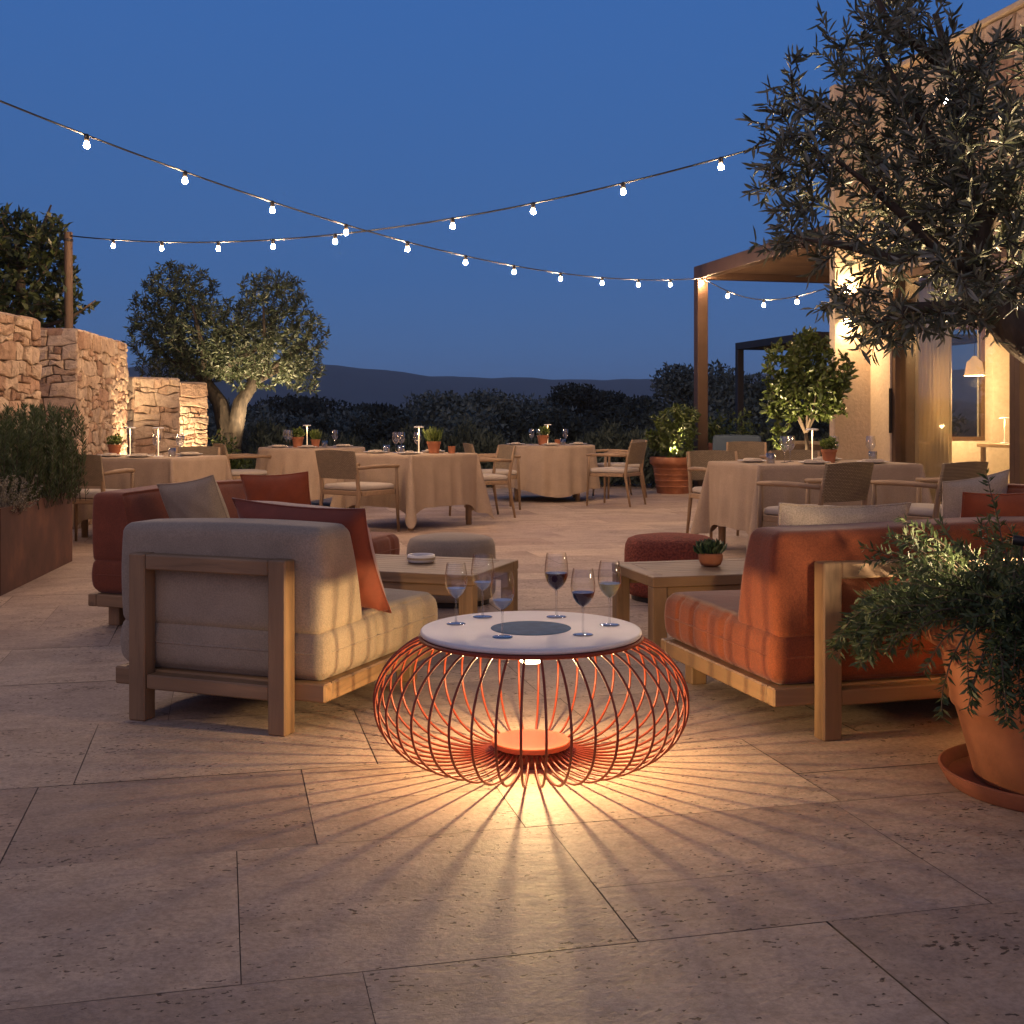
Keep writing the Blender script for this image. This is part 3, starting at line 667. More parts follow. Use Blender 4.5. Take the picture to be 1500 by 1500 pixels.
# ---------------------------------------------------------------- lounge seating
def lounge(name,label,cat,loc,rotz,w,dep,fab,posts=(-.3,.3),grooves=True,back_inset=.02,legs=True,group=None,backframe=True,seat_z=.375,back_top=.725):
    t=thing(name,label,cat,loc,rotz,group); hw,hd=w/2,dep/2
    # slab frame
    mb=MB()
    mb.box(-hw,hw,-hd,-hd+.055,.112,.178,.006); mb.build('rear_rail',M['wx'],t); mb=MB(); mb.box(-hw,hw,hd-.055,hd,.112,.178,.006); mb.build('front_rail',M['wx'],t)
    for sx in (-1,1):
        mb=MB(); x=sx*(hw-.0275); mb.box(x-.0275,x+.0275,-hd+.056,hd-.056,.112,.178,.006); mb.build('side_rail',M['wy'],t)
    mb=MB(); mb.box(-hw+.06,hw-.06,-hd+.06,hd-.06,.13,.172); mb.build('seat_base',M['dark_metal'],t)
    for sx in (-1,1):
        for sy in ((1,) if backframe else (1,-1)):
            mb=MB(); x=sx*(hw-.12); y=sy*(hd-.10); mb.box(x-.035,x+.035,y-.035,y+.035,0,.111,.005); mb.build('leg',M['wz'],t)
    if backframe:
        yb=-hd-.036
        for x in posts:
            mb=MB(); mb.box(x-.036,x+.036,yb-.034,yb+.034,0,.618,.005); mb.build('back_post',M['wz'],t)
        mb=MB(); mb.box(posts[0]+.037,posts[1]-.037,yb-.032,yb+.032,.560,.616,.005); mb.build('back_rail',M['wx'],t)
        mb=MB(); mb.box(posts[0]+.037,posts[1]-.037,yb-.025,yb+.030,.118,.172,.005); mb.build('lower_rail',M['wx'],t)
    # seat: grooves stitched down the sides
    sw,sd,sh=w-.03,dep-.03,seat_z-.18
    def dform(p,u,v,ww):
        if grooves:
            gsum=0
            gx=.135
            if abs(u)>.985 and v<.93:       # left/right faces, channels spaced along depth
                k=(p.y+sd/2)/gx; f=abs(k-round(k))*gx; gsum=.010*math.exp(-(f/.007)**2)*(1 if p.y>-.15 else 0)
                p.x-=math.copysign(gsum,u)
            elif v>.985:
                k=(p.x+sw/2)/gx; f=abs(k-round(k))*gx; p.y-=.010*math.exp(-(f/.007)**2)
            if ww>.9:
                p.z+=0
        # belly of the sides
        m=math.cos(max(-1,min(1,ww))*1.5708)
        p.x+=math.copysign(.012*m*abs(u)**5,u); p.y+=math.copysign(.012*m*abs(v)**5,v)
        p.z+=.004*math.sin(7*p.x+2*p.y)*math.sin(5*p.y) if ww>.5 else 0
        return p
    mb=MB(); cushion(mb,sw,sd,sh,.042,(.0,.0,.016),(64,64,14),dform,(0,0,.18+sh/2)); seat=mb.build('seat_cushion',fab,t,smooth=True)
    # welt around the seat
    mb=MB(); z=.18+sh*.52; r=.06; x,y=sw/2+.0105,sd/2+.0105; loop=[]
    for cx,cy,a0 in ((x-r,y-r,0),(-x+r,y-r,90),(-x+r,-y+r,180),(x-r,-y+r,270)):
        for q in range(6): a=rad(a0+18*q); loop.append((cx+r*math.cos(a),cy+r*math.sin(a),z))
    loop.append(loop[0]); mb.tube(loop,.0042,6,False); mb.build('piping',fab,seat,smooth=True)
    # wedge back
    bz0,bz1=seat_z-.035,back_top; bh=bz1-bz0; bw=w-2*back_inset
    def bd(p,u,v,ww):
        f=(ww+1)/2
        if v>0: p.y-= (.135*f)*(v)            # front leans back to a thinner top
        m=math.cos(max(-1,min(1,ww))*1.5708)
        p.x+=math.copysign(.010*m*abs(u)**5,u)
        p.z+=.006*math.sin(4.1*p.x+1)*f
        return p
    mb=MB(); cushion(mb,bw,.34,bh,.036,(.002,.007,.008),(30,14,16),bd,(0,-hd+.175,bz0+bh/2)); bk=mb.build('back_cushion',fab,t,smooth=True)
    return t
BR=-rad(21)
lounge('lounge_chair','beige armless lounge chair with its wood framed back to the camera','lounge chair',(-.905,4.84,0),BR,.91,1.0,M['beige'])
lounge('lounge_sofa','dark red sofa facing right behind the beige lounge chair','sofa',(-1.49,7.06,0),-rad(110),1.78,1.02,M['brick'],posts=(-.45,.45),backframe=False)
RR=rad(16)
lounge('lounge_sofa','long burnt orange sofa with wood framed back behind the big terracotta pot','sofa',(1.589,4.865,0),RR,1.7,1.0,M['orange'],posts=(-.66,.62))
lounge('lounge_sofa','burnt orange sofa facing left, at the right edge beneath the square cushion','sofa',(2.72,6.50,0),rad(110),1.35,.95,M['orange'],posts=(-.4,.4),backframe=False)
def pillow(name,label,fab,loc,rotz,w,h,t,tilt,seed,roll=0,sag=0,group='loose cushions on the sofas'):
    mb=pillow_mb(w,h,t,seed,sag=sag); o=mb.build(name,fab,smooth=True); o.location=loc
    mb=MB(); loop=[]
    for k in range(96):
        a=k/24; e=int(a); f=2*(a-e)-1; u,v=((f,-1),(1,f),(-f,1),(-1,-f))[e]
        loop.append((u*w/2*(1-.07*(1-v*v)),.0,v*h/2*(1-.07*(1-u*u))+h/2-sag*(1-u*u)*(v+1)/2))
    mb.tube(loop+[loop[0]],.0042,6,False); mb.build('piping',fab,o,smooth=True)
    o.rotation_euler=(tilt,roll,rotz); tag(o,label,'cushion',group)
    return o
def loc_on(center,rot,x,y,z):
    c,s=math.cos(rot),math.sin(rot); return (center[0]+c*x-s*y,center[1]+s*x+c*y,z)
pillow('cushion','large dark maroon cushion propped against the back of the beige lounge chair',M['darkred'],loc_on((-.92,4.84),BR,.17,.03,.370),BR-rad(5),.62,.47,.22,rad(27),1,rad(2))
pillow('cushion','square beige cushion leaning on the dark red sofa',M['beige'],loc_on((-1.55,6.93),-rad(110),.41,.06,.385),-rad(34),.45,.43,.16,rad(20),2,rad(-8))
pillow('cushion','square rust orange cushion at the far end of the dark red sofa',M['orange2'],loc_on((-1.55,6.93),-rad(110),-.28,.10,.385),-rad(16),.44,.42,.16,rad(14),3,rad(-3))
pillow('cushion','wide cream lumbar cushion behind the back of the long orange sofa',M['cream'],loc_on((1.589,4.865),RR,-.42,-.13,.375),RR,.56,.44,.17,rad(16),4,rad(1))
pillow('cushion','flat rust cushion peeping over the back of the long orange sofa',M['orange2'],loc_on((1.589,4.865),RR,.36,-.13,.375),RR+.03,.52,.475,.17,rad(15),5,rad(-1))
pillow('cushion','square cream cushion at the right edge on the far orange sofa',M['cream'],loc_on((2.72,6.50),rad(110),.42,-.10,.385),rad(18),.46,.42,.16,rad(14),6,rad(-8))
# ---------------------------------------------------------------- low tables, poufs
def coffee_table(label,loc,rot,w,d):
    t=thing('coffee_table',label,'coffee table',loc,rot,'low wooden coffee tables'); hw,hd=w/2,d/2; H=.37
    mb=MB()
    n=7; iw=d-.16; 
    for i in range(n):
        y0=-iw/2+iw*i/n; mb.box(-hw+.082,hw-.082,y0+.0015,y0+iw/n-.0015,H-.028,H-.001,.002)
    mb.box(-hw,hw,-hd,-hd+.078,H-.05,H,.004); mb.box(-hw,hw,hd-.078,hd,H-.05,H,.004); mb.build('tabletop',M['wx'],t)
    for sx in (-1,1): mb=MB(); mb.box(sx*(hw-.04)-.04,sx*(hw-.04)+.04,-hd+.0795,hd-.0795,H-.05,H,.004); mb.build('end_board',M['wy'],t)
    for sy in (-1,1): mb=MB(); mb.box(-hw+.075,hw-.075,sy*(hd-.03)-.015,sy*(hd-.03)+.015,H-.105,H-.051,.003); mb.build('apron',M['wx'],t)
    for sx in (-1,1):
        for sy in (-1,1):
            mb=MB(); x,y=sx*(hw-.038),sy*(hd-.038); mb.box(x-.036,x+.036,y-.036,y+.036,0,H-.0505,.004); mb.build('leg',M['wz'],t)
    return t
coffee_table('low teak coffee table behind the beige lounge chair holding a white dish',(-.549,6.16,0),-rad(19),1.0,.68)
coffee_table('low teak coffee table in front of the orange sofa holding a succulent',(1.075,6.03,0),rad(14),1.0,.60)
def pouf(label,loc,r,h,fab,lumpy=0,seed=0):
    mb=MB(); rg=random.Random(seed); ph=[rg.uniform(0,6) for _ in range(4)]
    prof=[(r*.80,.03),(r*.93,.035),(r*.985,.06),(r,.12),(r*1.012,h*.5),(r,h-.09),(r*.985,h-.05),(r*.93,h-.015),(r*.8,h),(r*.5,h+.012),(r*.2,h+.016),(.0001,h+.017)]
    mb.lathe(prof,64,wob=lambda a,z:.006*math.sin(3*a+ph[0])+.004*math.sin(7*a+z*20+ph[1]))
    t=thing('pouf',label,'pouf',loc,0,'round poufs'); mb.build('upholstery',fab,t,smooth=True)
    mb=MB(); mb.lathe([(r*.86,0),(r*.86,.03)],40); mb.build('base',M['dark_metal'],t)
pouf('round beige pouf behind the left coffee table',(-.37,7.25,0),.27,.40,M['beige'],0,1)
pouf('round red boucle pouf behind the right coffee table',(.985,7.40,0),.285,.385,M['boucle'],0,2)
# white dish
t=thing('ashtray','white round dish on the left coffee table','dish',(*W(617,820,6.2).xy,.371)); 
mb=MB(); mb.lathe([(.058,0),(.070,.004),(.072,.020),(.071,.038),(.066,.041),(.062,.036),(.058,.018),(.0001,.014)],40); mb.build('bowl',M['white'],t,smooth=True)
mb=MB(); mb.lathe([(.0735,.017),(.0745,.019),(.0745,.026),(.0735,.028)],40); mb.build('band',M['beige'],t,smooth=True)
# potted succulent
def rosette(rg,n,L,Wd,rise=.5):
    V=[];F=[];o=0
    P=[];D=[]
    for i in range(n):
        a=i*2.399; e=.15+.85*(i/n); 
        D.append((math.cos(a)*(e),math.sin(a)*(e),rise+1.0*(1-e))); P.append((math.cos(a)*.008,math.sin(a)*.008,0))
    return leaf_arrays(P,D,L*(.8+.4*rg.random(n)),Wd,rg,True,fold=.5,curl=.25)
rg=np.random.default_rng(4)
t=thing('potted_succulent','spiky succulent in a round terracotta bowl on the right coffee table','potted plant',(*W(1041,822,6.05).xy,.371))
mb=MB(); mb.lathe([(.036,0),(.050,.006),(.060,.03),(.062,.055),(.056,.066),(.050,.064),(.048,.050),(.0001,.05)],36); mb.build('pot',M['terra'],t,smooth=True)
VV=[];FF=[];o=0
for q in range(4):
    v,f=rosette(rg,26,.075,.018,.7); v=v+np.array([[(-.018,.015)[q%2],(-.015,.015)[q//2],.055]]); VV.append(v);FF.append(f+o);o+=len(v)
np_mesh('plant',np.concatenate(VV),np.concatenate(FF),M['succ'],t)
# ---------------------------------------------------------------- the lamp table
LT=Vector((.062,3.92,0))
def lamp_table():
    t=thing('lamp_table','low orange wire cage table with white top glowing from inside','lamp table',LT)
    mb=MB(); mb.lathe([(.0001,.411),(.352,.411),(.3585,.4125),(.362,.417),(.362,.424),(.359,.428),(.354,.4295),(.0001,.4295)],96); mb.build('tabletop',M['whitetop'],t,smooth=False,angle=40)
    mb=MB(); mb.lathe([(.0001,.404),(.34,.402),(.362,.398),(.367,.400),(.368,.407),(.364,.4105),(.0001,.4105)],96); mb.build('top_rim',M['redmetal'],t,angle=40)
    mb=MB(); mb.lathe([(.0001,.4297),(.131,.4297),(.132,.4305),(.1315,.4312),(.0001,.4313)],72); mb.build('solar_panel',M['solar'],t,angle=30)
    mb=MB(); mb.lathe([(.036,.332),(.038,.335),(.034,.372),(.060,.4035)],36); mb.f=[f for f in mb.f if len(f)==4]; mb.m=[0]*len(mb.f); mb.build('led_housing',M['redmetal'],t,angle=40)
    mb=MB(); mb.lathe([(.0001,.318),(.030,.318),(.0355,.322),(.0355,.3325),(.0001,.3325)],36); mb.build('led_lamp',M['ledwarm'],t,angle=30)
    mb=MB(); mb.lathe([(.0001,.0655),(.126,.0655),(.1285,.063),(.1285,.050),(.126,.0475),(.0001,.0475)],72); mb.build('base_disc',M['orangemetal'],t,angle=40)
    mb=MB(); mb.lathe([(.118,0),(.120,.004),(.118,.010),(.112,.012),(.112,.047)],60); mb.build('base_ring',M['redmetal'],t,angle=40)
    # wires
    prof=[(.352,.398),(.385,.385),(.425,.360),(.462,.325),(.490,.285),(.507,.240),(.512,.200),(.506,.155),(.488,.112),(.455,.072),(.41,.040),(.35,.0175),(.28,.0085),(.22,.0095),(.17,.018),(.135,.030),(.116,.040)]
    P=[Vector((r,0,z)) for r,z in prof]
    fine=[]
    for i in range(len(P)-1):
        p0=P[max(i-1,0)];p1=P[i];p2=P[i+1];p3=P[min(i+2,len(P)-1)]
        for k in range(3):
            u=k/3; fine.append(.5*((2*p1)+(p2-p0)*u+(2*p0-5*p1+4*p2-p3)*u*u+(3*p1-p0-3*p2+p3)*u**3))
    fine.append(P[-1])
    mb=MB(); mb.tube(fine,.0041,8); w0=mb.build('wire',M['redmetal'],t,smooth=True)
    N=44
    for k in range(1,N):
        c=w0.copy(); COL.objects.link(c); c.rotation_euler=(0,0,2*math.pi*(k+.5)/N)
    w0.rotation_euler=(0,0,math.pi/N)
    ld=bpy.data.lights.new('led_light','POINT'); ld.energy=LED_W; ld.color=(1,.66,.30); ld.shadow_soft_size=.024
    lo=bpy.data.objects.new('led_light',ld); COL.objects.link(lo); lo.parent=t; lo.location=(0,0,.292)
    ld.use_nodes=True; nt=ld.node_tree; em=nt.nodes['Emission']      # wide-beam optic: little light straight down
    tc=nn(nt,'ShaderNodeTexCoord'); sp=nn(nt,'ShaderNodeSeparateXYZ'); nt.links.new(tc.outputs['Normal'],sp.inputs[0])
    ab=nn(nt,'ShaderNodeMath',operation='ABSOLUTE'); nt.links.new(sp.outputs[2],ab.inputs[0])
    mr=nn(nt,'ShaderNodeMapRange'); mr.inputs[1].default_value=.93; mr.inputs[2].default_value=.58; mr.inputs[3].default_value=.09; mr.inputs[4].default_value=1; nt.links.new(ab.outputs[0],mr.inputs[0]); nt.links.new(mr.outputs[0],em.inputs['Strength'])
LED_W=48
lamp_table()
# ---------------------------------------------------------------- wine glasses
def glass_parts(t,s=1.0,wine=None,level=.4,gm='glass'):
    # bowl as thin walled lathe
    bowl=[(.0045,.092),(.012,.097),(.024,.108),(.034,.124),(.0395,.143),(.0405,.160),(.039,.180),(.036,.200),(.0325,.218)]
    mb=MB(); mb.lathe([(r*s,z*s) for r,z in bowl],36); mb.f=[f for f in mb.f if len(f)==4]; mb.m=[0]*len(mb.f); b=mb.build('bowl',M[gm],t,smooth=True)
    mb=MB(); mb.lathe([(.0040*s,.006*s),(.0034*s,.03*s),(.0034*s,.07*s),(.0045*s,.0915*s)],12); mb.build('stem',M[gm],t,smooth=True)
    mb=MB(); mb.lathe([(.0001,.0),(.034*s,.0),(.0345*s,.0015*s),(.030*s,.0028*s),(.012*s,.0045*s),(.004*s,.006*s)],36); mb.build('foot',M[gm],t,smooth=True)
    if wine:
        pr=[(r*.955,z+.0012) for r,z in bowl if z<level]; 
        zs=[z for r,z in bowl]; rs=[r for r,z in bowl]
        rl=np.interp(level,zs,rs)*.955
        mb=MB(); mb.lathe([(r*s,z*s) for r,z in [(0.0001,pr[0][1])]+pr+[(rl,level),(.0001,level)]],36); mb.build('wine' if wine!='water' else 'drink',M[wine],b,smooth=False,angle=50)
    return t
TOPZ=.4297
GL=[('clear stemmed glass with a little water, leftmost on the lamp table',668,915,4.0,'water',.128),
    ('clear stemmed glass with a little water, rearmost left on the lamp table',707,905,4.14,'water',.122),
    ('clear stemmed glass with a little water in front of the blue panel',736,938,3.76,'water',.124),
    ('tall glass of red wine behind the right edge of the blue panel',815,900,4.14,'redwine',.150),
    ('glass of red wine nearest the front edge of the lamp table',854,936,3.80,'redwine',.140),
    ('glass of white wine, rightmost on the lamp table',893,918,3.98,'whitewine',.142)]
for lab,px,py,d,wn,lv in GL:
    w=W(px,py,d); t=thing('wine_glass',lab,'wine glass',(w.x,w.y,TOPZ if (w.x-LT.x)**2+(w.y-LT.y)**2>.0 else TOPZ),random.Random(px).uniform(0,3),'wine glasses on the lamp table')
    glass_parts(t,{668:.94,707:1.0,736:.95,815:1.02,854:.97,893:.98}[px],wn,lv)
# ---------------------------------------------------------------- dining chair
def make_chair(label):
    t=thing('dining_chair',label,'chair',(0,0,0),0,'woven dining armchairs')
    hw=.27; fy=.25; by=-.25
    for sx in (-1,1):
        mb=MB(); mb.tube([(sx*(hw+.01),fy+.015,0),(sx*hw,fy,.40),(sx*hw,fy-.005,.64)],[.013,.020,.017],8); mb.build('leg',M['cz'],t,smooth=True)
        mb=MB(); mb.tube([(sx*(hw-.01),by-.07,0),(sx*(hw-.02),by-.0,.40),(sx*(hw-.022),by-.03,.62),(sx*(hw-.026),by-.075,.80)],[.013,.021,.019,.013],8); mb.build('leg',M['cz'],t,smooth=True)
        mb=MB(); 
        pts=[(sx*hw,fy+.02,.645),(sx*(hw+.012),.10,.652),(sx*(hw+.012),-.10,.650),(sx*(hw-.015),by-.02,.640)]
        for k in range(3):
            a,b=Vector(pts[k]),Vector(pts[k+1]); d=(b-a); L=d.length; ang=math.atan2(d.y,d.x)
        mb.tube(pts,[.018,.021,.020,.017],8); mb.build('armrest',M['cy'],t,smooth=True)
    mb=MB(); mb.box(-hw+.02,hw-.02,fy-.03,fy+.015,.375,.42,.005); mb.box(-hw+.03,hw-.03,by-.015,by+.02,.375,.42,.005)
    mb.box(-hw-.008,-hw+.019,by+.02,fy-.03,.375,.42,.005); mb.box(hw-.019,hw+.008,by+.02,fy-.03,.375,.42,.005); mb.build('seat_frame',M['cx'],t)
    mb=MB(); cushion(mb,.50,.50,.055,.025,(0,0,.012),(10,10,4),None,(0,0,.447)); mb.build('seat_cushion',M['seatpad'],t,smooth=True)
    # woven back: curved sheet with thickness
    mb=MB(); nx,nz=14,6; vs=[];fs=[]
    for side in (0,1):
        for k in range(nz+1):
            for i in range(nx+1):
                u=2*i/nx-1; z=.535+.265*k/nz; y=by-.018-.060*(k/nz)-.045*(1-u*u)+(.011 if side else -.011)
                vs.append((u*(hw-.008),y,z+.012*(1-u*u)*(k/nz)))
    N=(nx+1)*(nz+1)
    for k in range(nz):
        for i in range(nx):
            a=k*(nx+1)+i; q=(a,a+1,a+nx+2,a+nx+1); fs.append(q); fs.append(tuple(N+x for x in q[::-1]))
    for i in range(nx):
        a=i; fs.append((a,N+a,N+a+1,a+1)); a=nz*(nx+1)+i; fs.append((a,a+1,N+a+1,N+a))
    for k in range(nz):
        a=k*(nx+1); fs.append((a,a+nx+1,N+a+nx+1,N+a)); a+=nx; fs.append((a,N+a,N+a+nx+1,a+nx+1))
    mb.add(vs,fs); mb.build('backrest',M['woven'],t)
    return t
CHAIRS=[(-3.72,10.55,-8,'woven armchair on the far left beside the rusty planter'),
 (-3.45,12.6,170,'woven armchair half hidden behind the left dining table'),
 (-3.28,14.7,-62,'woven armchair under the olive tree behind the orange cushion'),
 (-1.50,11.72,-38,'woven armchair pulled up at the near left of the square middle table'),
 (-.36,13.5,112,'woven armchair just right of the square middle table'),
 (-.22,14.75,-78,'woven armchair at the left of the rear middle table, facing it'),
 (1.32,15.35,62,'nearer of two woven armchairs right of the rear middle table'),
 (1.50,16.9,108,'farther of two woven armchairs right of the rear middle table'),
 (2.16,8.60,38,'woven armchair with its back to the camera behind the cream lumbar cushion'),
 (3.02,8.72,36,'woven armchair at the right behind the square cream cushion'),
 (1.98,11.0,195,'woven armchair at the left end behind the right dining table'),
 (2.78,11.25,188,'woven armchair on the far side of the right dining table')]
ch0=None
for x,y,r,lab in CHAIRS:
    if ch0 is None: ch0=make_chair(lab); ch0.location=(x,y,0); ch0.rotation_euler=(0,0,rad(r))
    else: dup(ch0,(x,y,0),rad(r),lab)
# ---------------------------------------------------------------- dining tables and their cloths
def drape(shape,a,b,drop,corner_drop,seed,fold,nfold,flare,H=.748):
    """cloth over a table: shape 'rect' (half sizes a,b) or 'round' (radius a)"""
    rg=random.Random(seed); ph=[rg.uniform(0,6.28) for _ in range(8)]
    per=[];r=.025
    if shape=='round':
        n=220
        for i in range(n):
            t=2*math.pi*i/n; per.append((a*math.cos(t),a*math.sin(t),math.cos(t),math.sin(t),0.0))
    else:
        n1=44
        def edge(p,q,nx,ny):
            for i in range(n1):
                u=i/n1; k=2*u-1
                per.append((p[0]+(q[0]-p[0])*u,p[1]+(q[1]-p[1])*u,nx,ny,0.0))
        def corner(cx,cy,a0):
            for i in range(16):
                t=rad(a0+90*i/16); w=math.sin(math.pi*i/16); per.append((cx+r*math.cos(t),cy+r*math.sin(t),math.cos(t),math.sin(t),w))
        edge((a,-b+r),(a,b-r),1,0); corner(a-r,b-r,0); edge((a-r,b),(-a+r,b),0,1); corner(-a+r,b-r,90); edge((-a,b-r),(-a,-b+r),-1,0); corner(-a+r,-b+r,180); edge((-a+r,-b),(a-r,-b),0,-1); corner(a-r,-b+r,270)
    n=len(per); m=16; vs=[];fs=[]; s=0; S=[0]
    for i in range(1,n): s+=math.hypot(per[i][0]-per[i-1][0],per[i][1]-per[i-1][1]); S.append(s)
    tot=s+.01
    for j in range(m+1):
        f=j/m
        for i,(x,y,nx,ny,w) in enumerate(per):
            # influence of the nearest corner
            ang=S[i]/tot*2*math.pi
            cw=w
            if shape=='rect' and w==0:
                d=min(abs(abs(x)-a)+abs(abs(y)-b),9) ; cw=0; 
                near=min(math.hypot(abs(x)-a,abs(y)-b),9); cw2=math.exp(-(near/.10)**2)
            else: cw2=1 if w>0 else 0
            L=drop+(corner_drop-drop)*max(w**1.5, .55*cw2 if shape=='rect' else 0)
            if shape=='round': L=drop*(1+.05*math.sin(ang*4+ph[3])+.07*math.cos(ang*2+ph[5]))
            h=L*f
            wave=fold*f**.8*(math.sin(nfold*ang+ph[0]+.6*math.sin(3*ang+ph[1]))*.7+math.sin(nfold*1.7*ang+ph[2])*.4)
            if shape=='rect': wave*=.55*(1-.7*cw2)
            out=.004+flare*f+wave+(.15*f*w**1.2 if shape=='rect' else 0)-(0.05*f*cw2*(1-w) if shape=='rect' else 0)
            zz=H-(.006 if j==0 else .006+h)
            vs.append((x+nx*out,y+ny*out,zz))
    for j in range(m):
        for i in range(n): fs.append((j*n+i,(j+1)*n+i,(j+1)*n+(i+1)%n,j*n+(i+1)%n))
    # top sheet with a soft edge
    o=len(vs)
    for k,(sc,z) in enumerate(((.992,H),(.90,H+.0006),(.5,H+.0004))):
        for (x,y,nx,ny,w) in per: vs.append((x*sc,y*sc,z))
    for i in range(n): fs.append((i,(i+1)%n,o+(i+1)%n,o+i))
    for k in range(2):
        for i in range(n): fs.append((o+k*n+i,o+k*n+(i+1)%n,o+(k+1)*n+(i+1)%n,o+(k+1)*n+i))
    fs.append(tuple(o+2*n+i for i in range(n)))
    mb=MB(); mb.add(vs,fs); return mb
def dining(loc,rot,shape,a,b,label,clabel,seed,drop=.56,cdrop=.70,fold=.022,nf=17,flare=.03,legs=True):
    t=thing('dining_table',label,'table',(*loc,0),rot,'dining tables under linen cloths')
    mb=MB()
    if shape=='rect': mb.box(-a+.012,a-.012,-b+.012,b-.012,.705,.735,.004)
    else: mb.lathe([(a-.012,.705),(a-.012,.735)],48)
    mb.build('tabletop',M['wx'],t)
    k=.62 if shape=='round' else .86
    for sx in (-1,1):
        for sy in (-1,1):
            mb=MB(); x,y=sx*a*k,sy*(b*k if shape=='rect' else a*k); mb.tube([(x,y,0),(x,y,.7045)],[.03,.04],12); mb.build('leg',M['cz'],t,smooth=True)
    o=drape(shape,a,b,drop,cdrop,seed,fold,nf,flare).build('tablecloth',M['cloth'],smooth=True); o.location=(*loc,0); o.rotation_euler=(0,0,rot)
    tag(o,clabel,'tablecloth','linen tablecloths'); return t
TL=(-3.46,11.5); TA=(-2.53,15.1); TB=(-1.06,12.5); TC=(.47,16.4); TR=(2.50,9.95)
dining(TL,-rad(16),'rect',.52,.50,'dining table under linen at the far left by the stone walls','beige linen cloth on the leftmost dining table',1,.56,.70,.032)
dining(TA,0,'round',.66,0,'round dining table right of the olive trunk','beige linen cloth on the round table right of the olive trunk',2,.60,0,.034,16,.05)
dining(TB,-rad(40),'rect',.50,.50,'square dining table in the middle with one corner toward the camera','beige linen cloth on the square middle table',3,.52,.70,.032)
dining(TC,0,'round',.66,0,'round dining table at the back centre near the potted shrub','beige linen cloth on the round table at the back centre',4,.60,0,.036,15,.05)
dining(TR,rad(13.5),'rect',.72,.50,'long dining table at the right before the building','beige linen cloth on the long right dining table',5,.52,.69,.032)
# ---------------------------------------------------------------- things on the tables
ZT=.7492
def at(T,rot,x,y): return loc_on(T,rot,x,y,ZT)
def small_pot_plant(label,loc,kind,s=1.0,seed=0,group='herb pots on the tables'):
    t=thing('potted_herb',label,'potted plant',loc,0,group); t.scale=(s,)*3
    mb=MB(); mb.lathe([(.040,0),(.052,.075),(.057,.076),(.058,.095),(.053,.096),(.049,.085),(.0001,.083)],28); mb.build('pot',M['terra'],t,angle=50)
    rg=np.random.default_rng(seed); n=260
    if kind=='spiky':
        P=np.c_[rg.normal(size=(n,2))*.018,np.full(n,.085)]; D=np.c_[rg.normal(size=(n,2))*.35,np.ones(n)]
        v,f=leaf_arrays(P,D,.06+.09*rg.random(n),.009,rg)
    else:
        P=sample_lobes(rg,[((0,0,.125),(.06,.06,.042)),((.02,.01,.15),(.03,.03,.025))],n,.4); D=rg.normal(size=(n,3)); D[:,2]+=.5
        v,f=leaf_arrays(P,D,.03,.017,rg)
    np_mesh('plant',v,f,M['herb'],t); return t
def table_lamp(label,loc,watt=1.2):
    t=thing('table_lamp',label,'table lamp',loc,0,'slim cordless lamps on the tables')
    mb=MB(); mb.lathe([(.045,0),(.045,.008),(.042,.011),(.0001,.011)],32); mb.build('base',M['white'],t,angle=40)
    mb=MB(); mb.lathe([(.0042,.011),(.0042,.27)],14); mb.build('stem',M['stalk_glow'],t,smooth=True)
    mb=MB(); mb.lathe([(.050,.268),(.052,.270),(.052,.276),(.046,.281),(.0001,.283)],32); mb.build('shade',M['white'],t,angle=40)
    ld=bpy.data.lights.new('lamp_light','POINT'); ld.energy=watt; ld.color=(1,.64,.32); ld.shadow_soft_size=.02
    lo=bpy.data.objects.new('lamp_light',ld); COL.objects.link(lo); lo.parent=t; lo.location=(.0,-.02,.245); return t
gl0=None
def table_glass(label,loc,s=1.0):
    global gl0
    if gl0 is None:
        gl0=thing('wine_glass',label,'wine glass',loc,0,'empty stemmed glasses on the dining tables'); glass_parts(gl0,1.0,gm='table_glass'); return gl0
    return dup(gl0,loc,0,label,scale=s)
tu0=None
def tumbler(label,loc):
    global tu0
    if tu0 is None:
        tu0=thing('tumbler',label,'glass',loc,0,'clear tumblers on the dining tables'); mb=MB(); mb.lathe([(.0001,.006),(.030,.006),(.035,.085),(.0365,.085),(.033,.0),(.0001,.0)],24); mb.build('glass_wall',M['table_glass'],tu0,smooth=True); return tu0
    return dup(tu0,loc,0,label)
pl0=None
def plate(label,loc):
    global pl0
    if pl0 is None:
        pl0=thing('plate',label,'plate',loc,0,'white plates on the dining tables'); mb=MB(); mb.lathe([(.0001,.002),(.07,.001),(.085,.005),(.125,.016),(.128,.0185),(.124,.019),(.085,.0085),(.0001,.006)],40); mb.build('dish',M['white'],pl0,smooth=True)
        mb=MB(); cushion(mb,.09,.16,.022,.008,(0,0,.004),(6,8,3),None,(0,0,.0215)); mb.build('napkin',M['cream'],pl0,smooth=True); return pl0
    return dup(pl0,loc,random.random()*3,label)
random.seed(5)
R1=-rad(16); R3=-rad(40); R5=rad(13.5)
